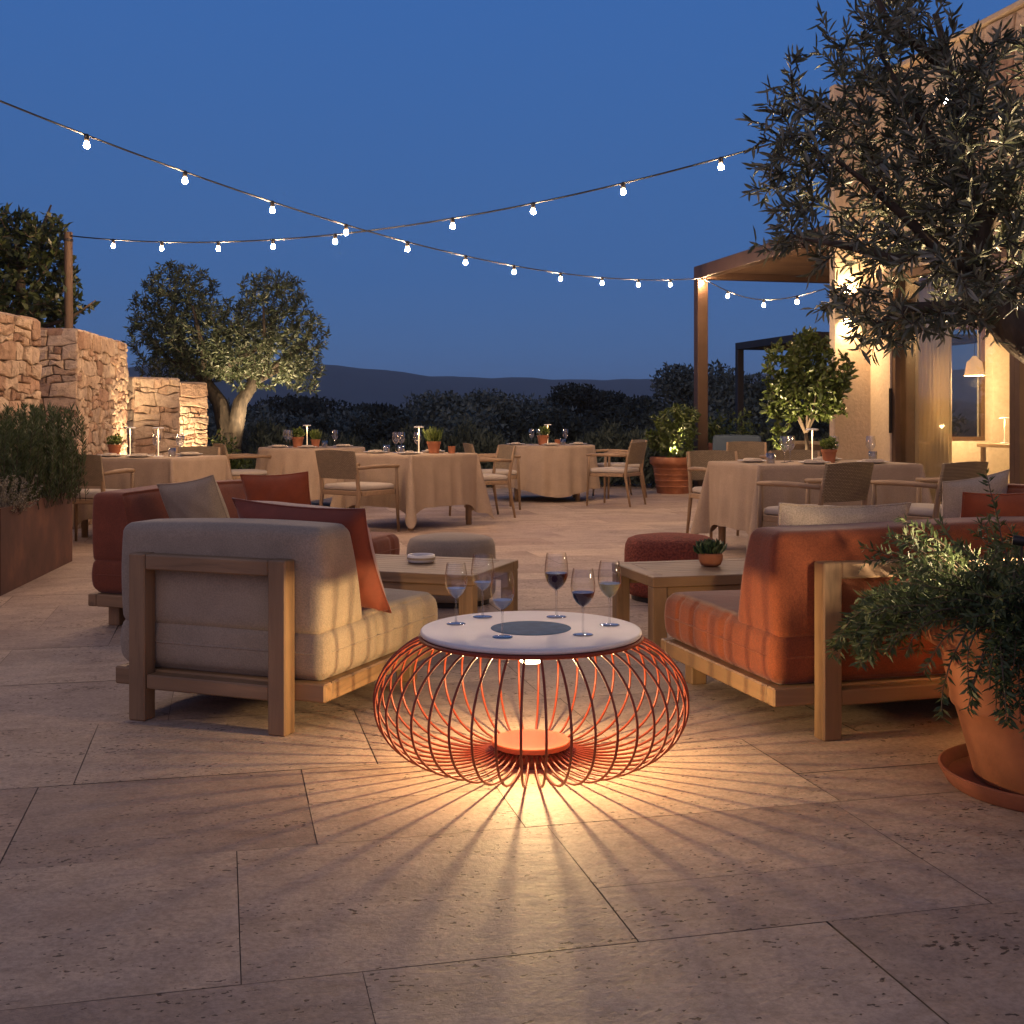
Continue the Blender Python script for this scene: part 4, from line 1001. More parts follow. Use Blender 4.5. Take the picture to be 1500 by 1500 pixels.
PLACES={
 'left dining table':(TL,R1,[(-.28,.05),(.14,-.12)],[(-.02,.10),(.20,.16),(.30,.0)],[(.26,-.08)],[(.05,-.30),(.22,.30),(-.3,-.25)]),
 'round table by the olive trunk':(TA,0,[(-.06,.0)],[(-.34,.1),(-.24,-.2),(.30,-.05)],[(.20,-.25)],[(.38,.12),(-.38,-.22),(.02,-.44)]),
 'square middle table':(TB,R3,[(.10,.02)],[(-.24,.02),(-.02,.12),(-.30,.16)],[(-.26,-.10),(-.02,-.12)],[(-.28,-.24),(.24,-.26),(.0,.34)]),
 'round table at the back':(TC,0,[(.02,-.02)],[(-.20,.05),(-.10,-.16),(.26,-.06)],[(.22,-.26)],[(-.42,-.10),(.44,.05),(.05,-.44)]),
 'long right table':(TR,R5,[(.00,.0)],[(-.28,-.06),(-.12,.16),(.26,.10),(.54,.0)],[(-.46,-.18),(.62,.10)],[(-.48,.12),(-.16,-.34),(.36,-.34),(.32,.34)]),
}
ADJ=['left','middle','right','far']
for tn,(T,rot,lam,gls,tum,pls) in PLACES.items():
    for i,(x,y) in enumerate(lam): table_lamp(('slim glowing lamp on the '+tn) if len(lam)==1 else ['shorter','taller'][i]+' glowing candle-slim lamp on the '+tn,at(T,rot,x,y))
    order=sorted(gls,key=lambda p:at(T,rot,*p)[0]/at(T,rot,*p)[1])
    for i,(x,y) in enumerate(order):
        nm={2:['left','right'],3:['leftmost','middle','rightmost'],4:['leftmost','second from left','second from right','rightmost']}[len(order)][i]
        table_glass('empty clear wine glass, the %s one on the %s'%(nm,tn),at(T,rot,x,y))
    order=sorted(tum,key=lambda p:at(T,rot,*p)[0]/at(T,rot,*p)[1])
    for i,(x,y) in enumerate(order): tumbler('clear tumbler on the '+tn if len(order)==1 else 'clear tumbler at the %s end of the %s'%(['left','right'][i],tn),at(T,rot,x,y))
    order=sorted(pls,key=lambda p:at(T,rot,*p)[0]/at(T,rot,*p)[1])
    for i,(x,y) in enumerate(order): plate('white plate with folded napkin, %s on the %s'%({3:['leftmost','middle','rightmost'],4:['leftmost','second from left','second from right','rightmost']}[len(order)][i],tn),at(T,rot,x,y))
small_pot_plant('green herb in a terracotta pot on the left dining table',at(TL,R1,-.42,.0),'round',1.15,1)
small_pot_plant('green herb in the larger terracotta pot on the round table by the olive trunk',at(TA,0,-.16,-.10),'round',1.35,2)
small_pot_plant('green sprig in the smaller terracotta pot on the round table by the olive trunk',at(TA,0,.06,-.08),'spiky',1.05,3)
small_pot_plant('spiky green herb in a terracotta pot on the square middle table',at(TB,R3,.22,.12),'spiky',1.3,4)
small_pot_plant('green herb in a terracotta pot on the round table at the back',at(TC,0,-.05,-.12),'round',1.4,5)
small_pot_plant('pale green herb in a terracotta pot on the long right table',at(TR,R5,.10,-.10),'round',1.15,6)
for lab,T,r,x,y in (('empty terracotta cup beside the spiky herb pot',TB,R3,.38,.22),('dark red tealight cup on the round table at the back',TC,0,.15,-.10)):
    t=thing('terracotta_cup',lab,'cup',at(T,r,x,y)); mb=MB(); mb.lathe([(.034,0),(.040,.075),(.036,.076),(.031,.012),(.0001,.01)],24); mb.build('cup_wall',M['terra'],t,angle=50)
# ---------------------------------------------------------------- planters and pots
def planter_box():
    t=thing('corten_planter','rusty corten steel planter box at the left edge','planter',(-3.21,7.5,0),rad(7)); L,Wd,H,th=1.85,.95,.55,.012
    mb=MB()
    mb.box(-th,0,0,L,0,H,.002); mb.box(-Wd,-Wd+th,0,L,0,H,.002); mb.box(-Wd+th,-th,0,th,0,H-.001,.002); mb.box(-Wd+th,-th,L-th,L,0,H-.001,.002)
    mb.box(-.055,-th-.001,th,L-th,H-.012,H-.002); mb.box(-Wd+th+.001,-Wd+.055,th,L-th,H-.012,H-.002)
    mb.build('box_wall',M['corten'],t)
    mb=MB(); mb.box(-Wd+.014,-.014,.014,L-.014,.05,H-.05); mb.build('soil',M['soil'],t)
planter_box()
def stems_plant(rg,base,n,hmin,hmax,spread,leaf_L,leaf_W,every,lean,bend=.25,tilt=.5,z0=0,stem_r=.003):
    """upright twiggy plant: stems with needle leaves all along"""
    mb=MB(); LP=[];LD=[]
    for _ in range(n):
        x,y=base(rg); h=rg.uniform(hmin,hmax); d=np.array([rg.normal()*lean,rg.normal()*lean,1.0]); d/=np.linalg.norm(d)
        p0=np.array([x,y,z0]); p2=p0+d*h; p1=(p0+p2)/2+np.array([rg.normal(),rg.normal(),0])*h*bend*.3
        k=7; t=np.linspace(0,1,k)[:,None]; pts=(1-t)**2*p0+2*t*(1-t)*p1+t*t*p2
        mb.tube([tuple(p) for p in pts],list(np.linspace(stem_r,stem_r*.4,k)),4,False)
        m=int(h/every); ts=rg.random(m)**.8*.95+.05
        pp=(1-ts)[:,None]**2*p0+2*(ts*(1-ts))[:,None]*p1+(ts**2)[:,None]*p2
        td=2*(1-ts)[:,None]*(p1-p0)+2*ts[:,None]*(p2-p1); td/=np.linalg.norm(td,axis=1,keepdims=True)
        q=rg.normal(size=(m,3)); q-=td*(q*td).sum(1,keepdims=True); q/=np.linalg.norm(q,axis=1,keepdims=True)
        LP.append(pp);LD.append(td*tilt+q*.8)
    LP=np.concatenate(LP);LD=np.concatenate(LD); m=len(LP)
    v,f=leaf_arrays(LP,LD,leaf_L*(.6+.7*rg.random(m)),leaf_W,rg); return mb,v,f
rg=np.random.default_rng(31)
t=thing('rosemary_bush','tall upright rosemary growing at the back of the rusty planter','shrub',(-3.62,8.55,.50))
mb,v,f=stems_plant(rg,lambda r:(r.uniform(-.36,.34),r.uniform(-.75,.72)),430,.24,.74,.3,.050,.0085,.0060,.10,tilt=1.0,z0=-.02)
mb.build('stems',M['twig'],t,smooth=True); np_mesh('foliage',v,f,M['rosemary'],t)
t=thing('silver_shrub','pale silver grey shrub in flower at the near end of the rusty planter','shrub',(-3.46,7.78,.50))
mb,v,f=stems_plant(rg,lambda r:(r.uniform(-.25,.22),r.uniform(-.16,.20)),300,.10,.31,.3,.019,.009,.005,.55,z0=-.02,stem_r=.002)
mb.build('stems',M['twig'],t,smooth=True); np_mesh('foliage',v,f,M['silver'],t)
def pot_profile(R,r,H,lip):
    return [(r*.98,0),(r,.01),(r+(R-r)*.78*.5,H*.5),(r+(R-r)*.80,H-lip-.012),(r+(R-r)*.84,H-lip-.004),(R-.004,H-lip+.003),(R,H-lip+.012),(R*1.004,H-.016),(R*.992,H-.004),(R*.965,H),(R*.935,H-.006),(R*.92,H-.04),(.0001,H-.05)]
# big pot at the right
BP=(1.645,3.62)
t=thing('plant_saucer','round terracotta saucer under the big pot at the right edge','saucer',(*BP,0)); mb=MB(); mb.lathe([(.302,0),(.310,.006),(.330,.040),(.335,.052),(.328,.056),(.320,.053),(.305,.022),(.0001,.018)],64); mb.build('dish',M['terra_dark'],t,angle=50)
t=thing('terracotta_pot','big terracotta pot at the right edge holding trailing rosemary','plant pot',(*BP,.019))
H=.50
prof=[(.222,0),(.230,.008),(.272,.17),(.286,.218),(.296,.225),(.301,.239),(.299,.253),(.312,.315),(.330,.388),(.338,.400),(.364,.412),(.380,.426),(.388,.455),(.392,.500),(.388,.520),(.374,.529),(.358,.524),(.346,.50),(.0001,.48)]
mb=MB(); mb.lathe(prof,96,wob=lambda a,z:.003*math.sin(2*a+z*9)+.002*math.sin(5*a+1)); mb.build('pot_wall',M['terra'],t,angle=55)
mb=MB(); mb.lathe([(.0001,.484),(.344,.484),(.25,.494),(.0001,.50)],40); mb.build('soil',M['soil'],t,smooth=True)
def trailing():
    rg=np.random.default_rng(77); t=thing('trailing_rosemary','trailing rosemary spilling over the big terracotta pot at the right','plant',(*BP,.51)); mb=MB(); LP=[];LD=[]
    def stem(p0,d0,L,g,k=14,r=.0035,every=.0050,lw=1):
        p=np.array(p0,float); d=np.array(d0,float); d/=np.linalg.norm(d); pts=[p.copy()]; s=L/k
        for i in range(k):
            d=d+np.array([0,0,-g*s])+rg.normal(size=3)*.06; 
            rr=math.hypot(p[0],p[1])
            if rr<.43 and p[2]<.06: d[2]=max(d[2],.02); d[:2]+=p[:2]/max(rr,.01)*.15
            elif p[2]<-.1 : d[:2]*=.8
            d/=np.linalg.norm(d); p=p+d*s; pts.append(p.copy())
        mb.tube([tuple(q) for q in pts],list(np.linspace(r,r*.4,k+1)),4,False)
        m=int(L/every); P=np.array(pts); u=(rg.random(m)**.75)*(k-.01); i=u.astype(int); f=(u-i)[:,None]
        pp=P[i]*(1-f)+P[i+1]*f; td=P[i+1]-P[i]; td/=np.linalg.norm(td,axis=1,keepdims=True)
        q=rg.normal(size=(m,3)); q-=td*(q*td).sum(1,keepdims=True); q/=np.linalg.norm(q,axis=1,keepdims=True); LP.append(pp);LD.append(td*.55+q*.8)
    for i in range(420):     # mound
        a=rg.uniform(0,6.283); rr=.28*math.sqrt(rg.random()); e=rg.uniform(.25,1.3); stem((rr*math.cos(a),rr*math.sin(a),0),(math.cos(a)*e+rg.normal()*.2,math.sin(a)*e+rg.normal()*.2,1.0),rg.uniform(.20,.40),rg.uniform(1.0,3.5))
    for i in range(240):     # spilling over the rim
        a=rg.uniform(-1.35,2.8); stem((.29*math.cos(a),.29*math.sin(a),.02),(math.cos(a),math.sin(a),.55),rg.uniform(.26,.50),rg.uniform(4.5,8))
    for i in range(130):      # the two long beards seen in front and at the left
        a=rg.normal(2.95,.22) if i%2 else rg.normal(4.32,.20); stem((.30*math.cos(a),.30*math.sin(a),.02),(math.cos(a),math.sin(a),.55),rg.uniform(.22,.40) if i%2 else rg.uniform(.26,.46),rg.uniform(7,10),18)
    for a,e,L in ((2.6,.5,.46),(2.0,.4,.48),(3.3,.8,.50),(2.9,.35,.42),(4.0,.7,.4),(1.2,.4,.42),(3.6,.55,.44)): stem((.1*math.cos(a),.1*math.sin(a),0),(math.cos(a)*e,math.sin(a)*e,1),L,.8)
    P=np.concatenate(LP);D=np.concatenate(LD); m=len(P); v,f=leaf_arrays(P,D,.032*(.6+.7*rg.random(m)),.0085,rg)
    mb.build('stems',M['twig'],t,smooth=True); np_mesh('foliage',v,f,M['rosemary'],t)
trailing()
def spot(name,parent,loc,target,watt,angle,blend=.6,size=.02,col=(1,.64,.32)):
    ld=bpy.data.lights.new(name,'SPOT'); ld.energy=watt; ld.color=col; ld.spot_size=rad(angle); ld.spot_blend=blend; ld.shadow_soft_size=size
    o=bpy.data.objects.new(name,ld); COL.objects.link(o)
    if parent: o.parent=parent
    o.location=loc; o.rotation_euler=(Vector(target)-Vector(loc)).to_track_quat('-Z','Y').to_euler(); return o
def uplight(label,loc,target,watt,angle,z0=0,size=.03,fixture=True,group='small garden spotlights'):
    """spike spotlight: body, glowing lens and its lamp; target is given in world space"""
    t=thing('garden_spotlight',label,'spotlight',(*loc,z0),0,group)
    d=(Vector(target)-Vector((*loc,z0+.10))).normalized(); q=d.to_track_quat('Z','Y').to_matrix().to_4x4(); Mx=Matrix.Translation((0,0,.10))@q
    t.scale=(.55,)*3; mb=MB(); mb.tube([(0,0,-.05),(0,0,.085)],.007,8); mb.build('spike',M['dark_metal'],t)
    mb=MB(); mb.lathe([(.0001,-.045),(.020,-.045),(.026,-.035),(.028,.045),(.025,.045),(.023,.030),(.0001,.030)],20); mb.v=[tuple(Mx@Vector(p)) for p in mb.v]; mb.build('lamp_body',M['dark_metal'],t,angle=40)
    mb=MB(); mb.lathe([(.0001,.0315),(.0225,.0315)],20); mb.v=[tuple(Mx@Vector(p)) for p in mb.v]; mb.f=[f for f in mb.f if len(f)==4]; mb.m=[0]*len(mb.f); mb.build('lens',M['ledwarm'],t)
    ld=bpy.data.lights.new('spot_light','SPOT'); ld.energy=watt; ld.color=(1,.71,.42); ld.spot_size=rad(angle); ld.spot_blend=.7; ld.shadow_soft_size=size
    o=bpy.data.objects.new('spot_light',ld); COL.objects.link(o); o.parent=t; o.location=Vector((0,0,.10))+d*.05; o.rotation_euler=d.to_track_quat('-Z','Y').to_euler(); return t
# terracotta tub with shrub by the pergola
def tub(label,slabel,loc,R,r,H,crown,n,mat,seed,leaf=(.07,.03)):
    t=thing('terracotta_pot',label,'plant pot',(*loc,0)); mb=MB()
    prof=[(r*.97,0),(r,.012)]
    for k in range(1,5): z=H*.16*k+.01; rr=r+(R-r)*.75*z/H; prof+= [(rr,z),(rr+.008,z+.006),(rr+.008,z+.014),(rr+.001,z+.02)]
    prof+=[(r+(R-r)*.74,H*.78),(R-.01,H*.80),(R,H*.82),(R*1.01,H*.97),(R*.97,H),(R*.93,H-.01),(R*.91,H-.05),(.0001,H-.05)]
    mb.lathe(prof,56); mb.build('pot_wall',M['terra'],t,angle=50)
    mb=MB(); mb.lathe([(R*.905,H-.045),(.0001,H-.03)],30); mb.build('soil',M['soil'],t)
    rg=np.random.default_rng(seed); t2=thing('potted_shrub',slabel,'shrub',(*loc,H-.04))
    limbs=[([(0,0,0),(.01,0,.12),(.05*math.cos(a),.05*math.sin(a),.25),(.16*math.cos(a),.16*math.sin(a),.45)],[.014,.012,.009,.005]) for a in (0,1.3,2.5,3.8,5.1)]
    wd,V,F=grow(rg,limbs,crown,n,.003,.03,leaf[0],leaf[1],.3,outer=.42,origin=(0,0,.15),maxr=.008,hexa=True)
    wd.build('stems',M['twig'],t2,smooth=True); np_mesh('foliage',V,F,M[mat],t2)
PT=(2.39,17.75)
tub('ribbed terracotta tub beside the foot of the bronze pergola post','round leafy shrub in the terracotta tub by the bronze pergola post',PT,.34,.235,.54,[((0,0,.42),(.40,.36,.36)),((.1,0,.62),(.3,.3,.22)),((-.15,-.1,.3),(.28,.28,.22)),((0,-.15,.15),(.36,.25,.14))],330,'citrus',9,(.085,.034))
uplight('small spotlight in the soil of the ribbed terracotta tub',(PT[0]+.02,PT[1]-.24),(PT[0]-.02,PT[1]+.05,1.1),520,80,.50)
# citrus tree before the pier
CT=(3.14,12.75)
def citrus():
    x,y=CT
    t=thing('terracotta_pot','terracotta pot of the citrus tree behind the long right table','plant pot',(x,y,0)); mb=MB(); mb.lathe(pot_profile(.26,.18,.42,.07),48); mb.build('pot_wall',M['terra'],t,angle=50); mb=MB(); mb.lathe([(.24,.36),(.0001,.375)],30); mb.build('soil',M['soil'],t)
    rg=np.random.default_rng(13); t=thing('citrus_tree','bushy green citrus tree in front of the lit plaster pier','tree',(x,y,.37))
    limbs=[([(0,0,0),(.02,0,.3),(0,.02,.62)],[.028,.024,.02])]+[([(0,.02,.58),(.12*math.cos(a),.12*math.sin(a),.80),(.26*math.cos(a),.26*math.sin(a),1.15)],[.016,.012,.006]) for a in (.2,1.4,2.6,3.7,5.0)]+[([(0,.02,.6),(.02,0,.95),(.0,.02,1.5)],[.018,.012,.005])]
    lob=[((0,0,1.05),(.42,.40,.30)),((-.18,0,1.30),(.30,.3,.28)),((.05,0,1.55),(.18,.2,.22)),((.22,0,1.25),(.30,.28,.26)),((-.25,-.05,.92),(.24,.26,.24)),((.24,0,.88),(.24,.24,.16)),((.38,0,1.12),(.12,.15,.12)),((-.30,-.05,.60),(.10,.12,.25))]
    wd,V,F=grow(rg,limbs,lob,620,.003,.034,.085,.040,.28,hexa=True,outer=.42,origin=(0,0,.7),maxr=.009)
    wd.build('trunk',M['twig'],t,smooth=True); np_mesh('crown',V,F,M['citrus'],t)
citrus()
uplight('small spotlight at the foot of the citrus tree pot',(CT[0]-.42,CT[1]-.40),(CT[0]-.15,CT[1],1.5),330,75)
# small lit shrub behind the post
def shrub(label,loc,h,w,n,mat,seed,size=.06):
    rg=np.random.default_rng(seed); t=thing('garden_shrub',label,'shrub',(*loc,-.05)); lob=[((rg.normal()*w*.3,rg.normal()*w*.3,h*rg.uniform(.35,.8)),(w*.4,w*.4,h*.26)) for _ in range(6)]
    v,f=blob_leaves(rg,lob,n,size,.45,.45); np_mesh('foliage',v,f,M[mat],t); mb=MB()
    for l in lob: mb.tube([(0,0,0),tuple(np.array(l[0])*.6),l[0]],[.015,.01,.004],5)
    mb.build('stems',M['twig'],t,smooth=True)
shrub('small lit shrub just right of the bronze pergola post',(W(1052,612,19.2).x,19.2),1.35,.5,900,'citrus',3,.09)
shrub('dark shrub between the lounge chairs and the rear pergola post',(W(1070,612,20.5).x,20.5),1.0,.9,900,'darkleaf',4,.1)
uplight('small spotlight under the lit shrub beside the pergola post',(W(1052,612,18.9).x,18.85),(W(1052,612,19.2).x,19.2,1.4),80,70)
shrub('leafy shrub with lit tips at the foot of the brightly lit wall end',(-4.05,16.3),.95,.5,900,'citrus',6,.08)
# ---------------------------------------------------------------- building
B0=Vector((4.14,13.8,0)); TD=Vector((.2334,-.9724,0)).normalized(); NL=Vector((-TD.y*-1,0,0))
NOUT=Vector((TD.y,-TD.x,0)); NOUT=NOUT if NOUT.x<0 else -NOUT    # facade faces left
BM=Matrix(((TD.x,-NOUT.x,0,B0.x),(TD.y,-NOUT.y,0,B0.y),(0,0,1,0),(0,0,0,1)))  # local x along the facade toward the camera, local y into the house
def building():
    t=thing('restaurant_building','sand plaster restaurant building with glass doors at the right','building',B0); t.matrix_world=BM
    S=15.5; HT=4.95; dep=5.5; o1=.42; 
    mb=MB()
    mb.box(0,o1,0,.42,0,2.75,.004)                # jamb by the doors
    mb.box(0,S,0,.42,2.751,HT,.004)               # wall above the glass
    mb.box(0,.30,.421,.80,0,HT-.001); mb.box(0,.30,1.40,dep,0,HT-.001); mb.box(0,.30,.8001,1.3999,0,.85); mb.box(0,.30,.8001,1.3999,2.2,HT-.001); mb.box(.301,S,dep-.3,dep,0,HT-.001)
    mb.box(7.6,8.5,0,.42,0,2.75,.004); mb.box(S-.4,S,0,.42,0,2.75,.004); mb.box(S-.3,S,.421,dep-.301,0,HT-.002)
    mb.build('wall',M['plaster'],t)
    mb=MB(); mb.box(-.12,-.001,-.46,.42,0,HT-.002,.012); mb.build('pier',M['plaster'],t)   # pier whose near face looks at the camera
    mb=MB(); mb.box(-.66,S+.05,-.07,dep+.05,HT+.001,HT+.06,.01); mb.build('roof',M['plaster'],t)
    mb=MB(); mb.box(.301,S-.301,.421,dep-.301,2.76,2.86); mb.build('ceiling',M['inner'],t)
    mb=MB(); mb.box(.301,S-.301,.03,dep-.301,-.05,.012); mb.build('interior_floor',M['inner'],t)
    # stone cladding high on the facade
    mb=MB(); rg=random.Random(44); stone_face(mb,(1.93,-.001,2.95),(1,0,0),(0,-1,0),5.2,HT-2.96,rg,.36,.24,.05,.008); mb.build('stone_cladding',M['stone'],t)
    # door frames and panes
    for a,b in ((o1,2.56),(2.56,5.0),(5.0,7.6),(8.5,11.0),(11.0,13.2),(13.2,S-.4)):
        mb=MB()
        mb.box(a+.001,a+.075,.02,.40 if a==o1 else .16,0.013,2.749,.004); mb.box(b-.075,b-.001,.02,.16,.013,2.749,.004)
        mb.box(a+.0755,b-.0755,.03,.15,2.66,2.748,.004); mb.box(a+.0755,b-.0755,.03,.15,.013,.055,.004)
        f=mb.build('door_frame',M['brown_metal'],t)
        mb=MB(); mb.box(a+.076,b-.076,.084,.092,.056,2.659); mb.build('glass_pane',M['pane'],f)
    mb=MB(); mb.box(.10,.15,.8002,1.3998,.8505,.90); mb.box(.10,.15,.8002,1.3998,2.15,2.1995); mb.box(.10,.15,.8002,.85,.9005,2.1495); mb.box(.10,.15,1.35,1.3998,.9005,2.1495); f=mb.build('added_window_frame',M['brown_metal'],t)  # end window added to stand in for dark reflections in the door glass
    mb=MB(); mb.box(.12,.128,.8505,1.3495,.9005,2.1495); mb.build('window_pane',M['pane'],f)
    mb=MB(); mb.box(o1+.005,o1+.016,-.02,.019,.95,1.45,.002); mb.build('door_handle',M['dark_metal'],t)
    return t
house=building()
# sheer curtain inside the first door
def curtain(label,a,b,y):
    mb=MB(); n=240; vs=[];fs=[]
    for k,z in enumerate((.03,1.3,2.64)):
        for i in range(n+1):
            u=i/n; x=a+(b-a)*u; w=.035*math.sin(u*62+.5*math.sin(u*9+k*.4))*(1-.25*(k==2)); vs.append((x,y+w,z))
    for k in range(2):
        for i in range(n): q=k*(n+1)+i; fs.append((q,q+1,q+n+2,q+n+1))
    mb.add(vs,fs); o=mb.build('curtain',M['curtain'],smooth=True); o.matrix_world=BM; md=o.modifiers.new('thick','SOLIDIFY'); md.thickness=.002; tag(o,label,'curtain'); return o
curtain('pale sheer curtain hanging inside the glass door',.45,1.13,.30)
def inb(x,y,z): return BM@Vector((x,y,z))
def pendant(label,p):
    t=thing('pendant_lamp',label,'pendant lamp',p); mb=MB(); mb.tube([(0,0,.13),(0,0,2.755-p.z)],.003,6); mb.build('cord',M['cable'],t)
    mb=MB(); mb.lathe([(.105,-.08),(.08,.07),(.045,.10),(.02,.135)],40); mb.f=[f for f in mb.f if len(f)==4]; mb.m=[0]*len(mb.f); mb.build('lamp_shade',M['shade_glow'],t,smooth=True)
    ld=bpy.data.lights.new('pendant_light','POINT'); ld.energy=210; ld.color=(1,.64,.33); ld.shadow_soft_size=.05; lo=bpy.data.objects.new('pendant_light',ld); COL.objects.link(lo); lo.parent=t; lo.location=(0,0,-.16); return t
pendant('woven pendant lamp glowing inside the glass door',inb(.93,.72,1.66))
for i,(x,y) in enumerate(((3.8,2.4),(6.3,2.4),(9.6,2.2),(12.0,2.2))):  # unseen lamps added to spill warm light over the foreground
    t=pendant('unseen added pendant lamp inside the restaurant beyond the right edge',inb(x,y,1.75)); t['group']='unseen pendant lamps added further along the restaurant'
    t.children[-1].data.energy=85 if True else 0
# interior table with a lamp, seen through the glass
it=thing('console_table','pale table inside the glass door carrying a small lamp','table',(0,0,0)); it.matrix_world=BM
mb=MB(); mb.box(.85,1.75,.80,1.35,.80,.84,.004); mb.build('tabletop',M['cx'],it)
for x in (.90,1.70):
    for y in (.85,1.30): mb=MB(); mb.box(x-.02,x+.02,y-.02,y+.02,.013,.799); mb.build('leg',M['cz'],it)
tl=table_lamp('slim glowing lamp on the table inside the glass door',inb(1.13,.95,.841),2.0)
# wall light on the pier
def sconce():
    t=thing('wall_light','small bronze up and down wall light on the plaster pier','wall light',(0,0,0)); t.matrix_world=BM@Matrix.Translation((0,-.29,2.40))
    mb=MB(); mb.box(.0005,.02,-.03,.03,-.05,.05,.003); mb.build('back_plate',M['brown_metal'],t)
    mb=MB(); mb.lathe([(.030,-.085),(.034,-.08),(.034,.08),(.030,.085),(.026,.080),(.026,.06),(.0001,.055)],24,c=(.056,0,0)); mb.build('lamp_body',M['brown_metal'],t,angle=40)
    mb=MB(); mb.lathe([(.0001,.062),(.0255,.062)],20,c=(.056,0,0)); mb.lathe([(.0001,-.0855),(.0295,-.0855)],20,c=(.056,0,0)); mb.f=[f for f in mb.f if len(f)==4]; mb.m=[0]*len(mb.f); mb.build('lens',M['ledwarm'],t)
    for z,s in ((.07,1),(-.09,-1)): spot('wall_light_beam',t,(.056,0,z),(.045,0,z+s),SCONCE_W,120,.9,.02)
SCONCE_W=165
sconce()
# ---------------------------------------------------------------- pergolas
def pergola(label,loc,w,l,zt,sec,mat,beam=.20,slat=.055,gap=.11,near_posts=False):
    t=thing('pergola',label,'pergola',(*loc,0),TH); s=sec/2
    for x in (0,w):
        mb=MB(); mb.box(x-s,x+s,-s,s,0,zt-beam-.001,.006); mb.build('post',M[mat],t)
        mb=MB(); mb.box(x-s-.05,x+s+.05,-s-.05,s+.05,0,.012,.002); mb.build('post_foot',M[mat],t)
    if near_posts:
        for x in (0,w): mb=MB(); mb.box(x-s,x+s,-l+.05,-l+.05+sec,0,zt-beam-.001,.006); mb.build('post',M[mat],t)
    for x in (0,w):
        mb=MB(); mb.box(x-s,x+s,-l,s,zt-beam,zt,.006); mb.build('beam',M[mat],t)
    for y in (0,-l+s):
        mb=MB(); mb.box(s+.001,w-s-.001,y-s+.01,y+s-.01,zt-beam+.003,zt-.003,.006); mb.build('cross_beam',M[mat],t)
    y=-s-.10; k=0
    while y>-l+.25:
        mb=MB(); mb.box(s+.001,w-s-.001,y-slat/2,y+slat/2,zt-.105,zt-.012,.004); mb.build('roof_slat',M['slatwood'],t); y-=gap
    return t
M['slatwood']=wood('dark_slat_wood',0,(.16,.10,.06),.6)
PG=(2.87,18.15)
pergola('bronze steel pergola with a slatted roof meeting the plaster pier',PG,3.25,4.17,3.42,.165,'brown_metal')
pergola('low dark pergola standing farther back behind the citrus tree',(4.19,22.0),3.0,3.0,2.50,.12,'dark_metal',beam=.13,near_posts=False)
# background terrace under the pergola
w=W(1052,650,19.0)
t=thing('terracotta_pot','tall plain terracotta pot just right of the bronze pergola post','plant pot',(w.x,18.95,0)); mb=MB(); mb.lathe(pot_profile(.17,.13,.72,.07),40); mb.build('pot_wall',M['terra'],t,angle=50)
mb=MB(); mb.lathe([(.155,.67),(.0001,.68)],24); mb.build('soil',M['soil'],t)
lounge('lounge_chair','slate blue lounge chair in the distance right of the bronze pergola post','lounge chair',(3.25,17.2,0),rad(172),.72,.8,M['blue'],backframe=False,grooves=False,back_top=.86)
for x,y,r,lab in ((3.02,15.3,172,'distant woven armchair behind the slim lamp of the long right table'),(3.75,15.8,150,'distant woven armchair hidden behind the citrus tree'),(3.35,14.4,10,'distant woven armchair with its back showing left of the citrus trunk')):
    dup(ch0,(x,y,0),rad(r),lab)
# ---------------------------------------------------------------- festoon lights
def wood_pole(label,loc,h):
    t=thing('wooden_pole',label,'pole',(*loc,-.05)); mb=MB(); mb.tube([(0,0,0),(.01,0,h*.5),(0,0,h+.05)],[.055,.05,.048],12); mb.build('shaft',M['pole'],t,smooth=True,angle=40)
    mb=MB(); mb.lathe([(.054,h-.06),(.056,h-.055),(.056,h-.035),(.054,h-.03)],16); mb.build('cable_band',M['dark_metal'],t); return t
M['pole']=wood('weathered_pole',2,(.13,.085,.055),.8)
def festoon(label,pts,bulbs,last_wire=()):
    """pts: cable polyline (world), bulbs: points on it"""
    t=thing('string_light',label,'string lights',pts[0],0,'festoon string lights'); o=Vector(pts[0])
    mb=MB(); mb.tube([Vector(p)-o for p in pts],.0075,6); mb.build('cable',M['cable'],t,smooth=True)
    b0=None
    for p in bulbs:
        p=Vector(p)-o
        if b0 is None:
            mb=MB(); mb.lathe([(.0001,-.096),(.010,-.094),(.018,-.087),(.0215,-.077),(.0215,-.070),(.018,-.059),(.014,-.051),(.012,-.044)],14); b=mb.build('bulb',M['bulb'],t,smooth=True); b0=b
            mb=MB(); mb.lathe([(.016,-.046),(.0185,-.043),(.0185,-.012),(.013,.008),(.006,.011)],14); mb.build('socket',M['cable'],b,smooth=True)
        else:
            b=b0.copy(); COL.objects.link(b); b.parent=t; s=b0.children[0].copy(); COL.objects.link(s); s.parent=b
        b.location=p
    return t
def cat_fit(obs,S,D,t0,t1,off):
    """straight plan S + t*D; sag from the observed heights"""
    ts=[];zs=[]
    for px,py in obs:
        k=(px-750)/FPX; t=(k*S[1]-S[0])/(D[0]-k*D[1]); d=S[1]+D[1]*t; ts.append(t); zs.append(CH-(py-HOR)*d/FPX)
    c=np.polyfit(ts,zs,2); f=lambda t:Vector((S[0]+D[0]*t,S[1]+D[1]*t,float(np.polyval(c,t))))
    return f,ts,[f(t0+(t1-t0)*i/40) for i in range(41)]
o1=[(127,200),(271,253),(399,295),(507,328),(597,353),(682,373),(753,389),(821,401),(882,409),(935,411),(982,411),(1028,405)]
f1,t1,p1=cat_fit(o1,(-3.43,8.0),(6.3,10.0),-.30,1.0,0)
for q in p1:
    pass
festoon('long string of bulbs running from the upper left to the bronze pergola post',p1,[f1(t) for t in [-.105,-.02]+t1])
o2=[(166,350),(237,355),(320,356),(400,352),(491,343),(577,333),(663,320),(781,296),(913,268),(1056,233)]
